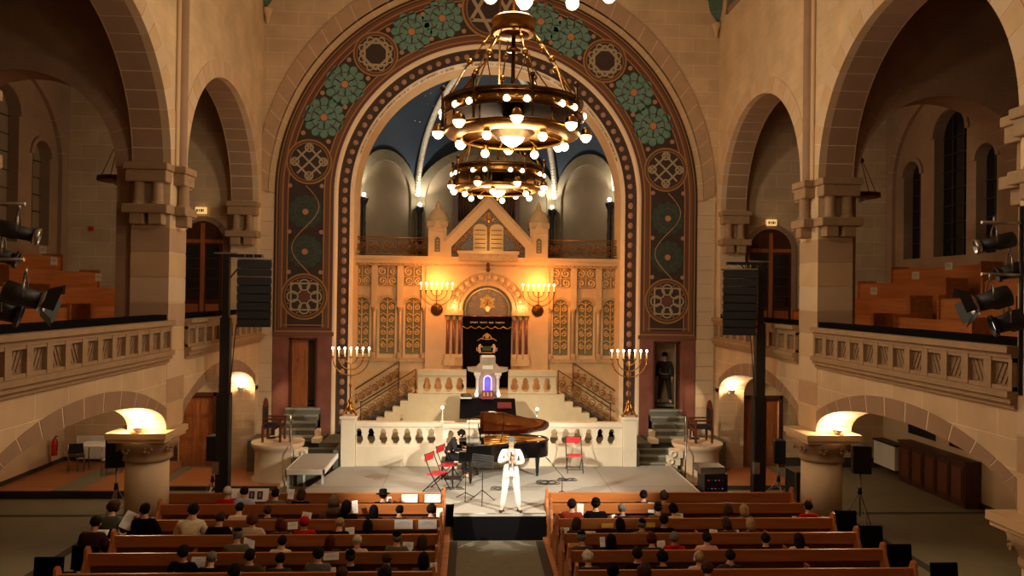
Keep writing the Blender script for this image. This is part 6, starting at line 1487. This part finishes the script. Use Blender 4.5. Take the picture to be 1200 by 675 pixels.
# singer
def standing(name, J, E, facing, loc, label, suit, hair, coatkeys, legkeys, tilt, hc, handed=True):
    t = thing('person', loc, label, 'person', None, facing); body = skin_mesh(name+'_body', J, E, SKIN, 2); hr = Matrix.Rotation(-tilt, 4, 'X'); add_face(body, hc, hr)
    child(body, 'body', t, SKINS[0]); g = lambda ks, q: {k: (*J[k][:3], *[r+q for r in J[k][3:]]) for k in ks}
    child(skin_mesh(name+'_jacket', g(coatkeys, .018), [e for e in E if e[0] in coatkeys and e[1] in coatkeys], suit, 2), 'jacket', t); child(skin_mesh(name+'_trousers', g(legkeys, .016), [e for e in E if e[0] in legkeys and e[1] in legkeys], suit, 2), 'trousers', t)
    child(HAIR['short'], 'hair', t, hair, hc, (-tilt, 0, 0)); return t
J = {}; E = []
J['pelvis'] = (0, 0, .94, .14, .1); J['spine'] = (0, .0, 1.1, .125, .09); J['chest'] = (0, .01, 1.3, .155, .105); J['nb'] = (0, .0, 1.42, .07); J['neck'] = (0, .01, 1.475, .05); hc = Vector((0, .03, 1.585))
for n, k, r, r2 in (('h1', -.06, .06, .068), ('h2', -.01, .076, .09), ('h3', .045, .078, .092), ('h4', .085, .05, .06)): J[n] = (0, hc.y+(.01 if k < 0 else 0), hc.z+k, r, r2)
E += [('pelvis', 'spine'), ('spine', 'chest'), ('chest', 'nb'), ('nb', 'neck'), ('neck', 'h1'), ('h1', 'h2'), ('h2', 'h3'), ('h3', 'h4')]
for s, n in ((-1, 'L'), (1, 'R')):
    J[n+'sh'] = (s*.185, 0, 1.375, .062); J[n+'el'] = (s*.27, .02, 1.12, .046)
    w = Vector((s*.06, .24, 1.26)) if s > 0 else Vector((-.08, .26, 1.16)); J[n+'wrist'] = (*w, .028); E += [('chest', n+'sh'), (n+'sh', n+'el'), (n+'el', n+'wrist')]
    hand(J, E, n, w, (-s*.6, .3, .6), s, (-s*.3, .5, .2), .75, .010)
    J[n+'hip'] = (s*.095, .0, .9, .092); J[n+'kn'] = (s*.14, .03, .5, .062); J[n+'an'] = (s*.19, -.01, .1, .042); J[n+'toe'] = (s*.23, .14, .05, .036)
    E += [('pelvis', n+'hip'), (n+'hip', n+'kn'), (n+'kn', n+'an'), (n+'an', n+'toe')]
SUIT = mat('white_suit', (222, 218, 212), .8); ck = ['pelvis', 'spine', 'chest', 'nb']+[a+b for a in 'LR' for b in ('sh', 'el', 'wrist')]; lk = ['pelvis']+[a+b for a in 'LR' for b in ('hip', 'kn', 'an')]
JS = dict(J); 
t = standing('singer', J, E, PI, (.42, 17.05, ST), 'standing singer in a white suit and dark shoes holding a microphone in both hands', SUIT, HM['grey'], ck, lk, .05, hc)
m = MB()   # jacket skirt, lapels, scarf
m.lathe([(.178, .84), (.176, .9), (.162, 1.0), (.155, 1.12)], (0, .0, 0), SUIT, 18, .74); m.tube([(0, .128, .86), (0, .125, 1.0), (0, .122, 1.12)], .004, mat('grey_seam', (150, 148, 146), .8), 4); m.build('jacket_tail', t)
m = MB()
for s in (-1, 1): m.tube([(s*.07, .08, 1.44), (s*.085, .125, 1.32), (s*.05, .13, 1.12), (s*.06, .13, .95)], [.022, .026, .022, .012], mat('grey_lapel', (150, 148, 146), .8), 6)
m.build('lapels', t)
for s in (-1, 1): m = MB(); m.lathe([(.0, 0), (.05, 0), (.052, .04), (.035, .08)], (s*.195, .0, 0), BLACK, 10, 1.0); m.sph((s*.225, .1, .035), .05, BLACK, 7, sz=.7, sy=1.9, sx=.9); m.build('shoe', t)
m = MB(); m.tube([(0, -.0, -.12), (0, 0, .05)], [.012, .016], BLACK, 8); m.sph((0, 0, .075), .028, STEEL, 7); m.M = Matrix(); o = m.build('handheld_microphone', loc=(.40, 16.72, ST+1.34), rot=(-.5, .1, 0)); tag(o, 'handheld microphone in the hands of the singer in white', 'microphone')
# pianist: seated, leaning over the keyboard
J = {}; E = []
J['pelvis'] = (0, 0, .6, .15, .12); J['spine'] = (0, .06, .78, .14, .1); J['chest'] = (0, .17, .95, .155, .11); J['nb'] = (0, .26, 1.05, .07); J['neck'] = (0, .3, 1.09, .05); hc = Vector((0, .38, 1.16)); tilt = .6; up = Vector((0, math.sin(tilt), math.cos(tilt)))
for n, k, r, r2 in (('h1', -.06, .06, .068), ('h2', -.01, .076, .09), ('h3', .045, .078, .092), ('h4', .085, .05, .06)): J[n] = (*(hc+up*k), r, r2)
E += [('pelvis', 'spine'), ('spine', 'chest'), ('chest', 'nb'), ('nb', 'neck'), ('neck', 'h1'), ('h1', 'h2'), ('h2', 'h3'), ('h3', 'h4')]
for s, n in ((-1, 'L'), (1, 'R')):
    J[n+'sh'] = (s*.175, .2, 1.0, .062); J[n+'el'] = (s*.27, .24, .78, .045); w = Vector((s*.2, .44, .8)); J[n+'wrist'] = (*w, .028); E += [('chest', n+'sh'), (n+'sh', n+'el'), (n+'el', n+'wrist')]
    hand(J, E, n, w, (0, 1, -.1), s, (0, .0, -1), .5, .010)
    J[n+'hip'] = (s*.09, .08, .58, .09); J[n+'kn'] = (s*.13, .45, .53, .06); J[n+'an'] = (s*.12, .5, .1, .042); J[n+'toe'] = (s*.13, .64, .05, .036); E += [('pelvis', n+'hip'), (n+'hip', n+'kn'), (n+'kn', n+'an'), (n+'an', n+'toe')]
standing('pianist', J, E, -PI/2, (-1.15, 20.2, ST), 'pianist in dark clothes bent over the keyboard of the grand piano', CM['dark grey'], HM['dark'], ck, lk, tilt, hc)
# person standing in the right doorway: the singer's posture with arms down
J = dict(JS); E2 = []
for s, n in ((-1, 'L'), (1, 'R')):
    for k in list(J):
        if k.startswith(n) and (k.startswith(n+'f') or k.startswith(n+'t') and k != n+'toe' or k == n+'palm'): del J[k]
    J[n+'el'] = (s*.24, -.02, 1.12, .045); J[n+'wrist'] = (s*.25, .04, .88, .028)
E2 = [('pelvis', 'spine'), ('spine', 'chest'), ('chest', 'nb'), ('nb', 'neck'), ('neck', 'h1'), ('h1', 'h2'), ('h2', 'h3'), ('h3', 'h4')]
for s, n in ((-1, 'L'), (1, 'R')):
    E2 += [('chest', n+'sh'), (n+'sh', n+'el'), (n+'el', n+'wrist'), ('pelvis', n+'hip'), (n+'hip', n+'kn'), (n+'kn', n+'an'), (n+'an', n+'toe')]; hand(J, E2, n, Vector((s*.25, .04, .88)), (0, .1, -1), s, (-s, 0, 0), .4, .010)
standing('helper', J, E2, PI*.9, (6.0, 24.72, 1.98), 'person in dark clothes standing in the dim right doorway behind the candelabrum', CM['dark grey'], HM['dark'], ck, lk, .1, Vector((0, .03, 1.585)))
# ------------------------------------------------------------------ light
W = bpy.data.worlds.new('world'); SC.world = W; W.use_nodes = True; W.node_tree.nodes['Background'].inputs[0].default_value = (1, .6, .32, 1); W.node_tree.nodes['Background'].inputs[1].default_value = .03
def light(kind, loc, power, col, size=.1, aim=None, angle=None, blend=.5, name='lamp_or_fill_light', parent=None):
    d = bpy.data.lights.new(name, kind); d.energy = power; d.color = col
    if kind in ('POINT', 'SPOT'): d.shadow_soft_size = size
    if kind == 'SPOT': d.spot_size = math.radians(angle); d.spot_blend = blend
    o = bpy.data.objects.new(name, d); COL.objects.link(o); o.location = loc
    if aim is not None: o.rotation_euler = (Vector(aim)-Vector(loc)).to_track_quat('-Z', 'Y').to_euler()
    return o
WARM = (1, .80, .56); WH = (1, .86, .68)
for c, e in (((.03, 11.0, 7.3), 220), ((.02, 16.7, 7.3), 195), ((.05, 6.2, 7.9), 105), ((0, 1, 8.2), 25)): light('POINT', c, e, WARM, .5)
for c, e in (((.03, 11.0, 10.0), 380), ((.02, 16.7, 10.0), 700)): light('POINT', c, e, WARM, .4)
for x, y in ((-7.72, 16.52), (7.85, 16.52)): light('POINT', (x, y-.03, 2.70), 110, (1, .74, .42), .06)
for x, y in ((-7.62, 23.4), (7.85, 23.4)): light('POINT', (x, y-.05, 2.72), 80, (1, .74, .42), .06)
for x, y, e in ((-10.6, 21.6, 45), (10.6, 21.6, 16)): light('POINT', (x, y, 3.5), e, WARM, .3)  # added fill lights that brighten the side aisles, no fixture modelled
for a in feet[1:5]:
    x, y = (AR-.42)*math.cos(a), AY+(AR-.42)*math.sin(a); light('SPOT', (x, y, 9.12), 300, (1, .9, .74), .04, (x*.75, AY+(y-AY)*.8, 13), 120, .9); light('POINT', (x*.96, AY+(y-AY)*.96, 9.22), 22, (1, .9, .74), .05)
for x in (-1.68, 1.68): light('POINT', (x, FY-1.1, 5.7), 125, (1, .33, .06), .2); light('POINT', (x, FY-.5, 6.0), 14, (1, .5, .14), .1)
for x in (-1.1, 1.1): light('POINT', (x, FY-.45, 5.15), 6, (1, .74, .34), .05)
light('POINT', (0, FY-.75, 7.3), 9, (1, .62, .25), .1)
for x in (-3.98, 4.12): light('POINT', (x, 21.5, 4.0), 14, (1, .8, .55), .3)
light('POINT', (0, 22.9, 2.78), 1.5, (.4, .35, 1), .06)
for s, e in ((-1, 5200), (1, 5200)):
    x = s*(PX[s]-.75)
    light('SPOT', (x, 10.9, 6.2), e, (1, .90, .74), .07, (.3, 19.1, .9), 33, .6)
    light('SPOT', (x, 10.9, 5.4), e*.42, (1, .88, .70), .05, (s*-1.2, 21.6, 1.0), 37, .6)
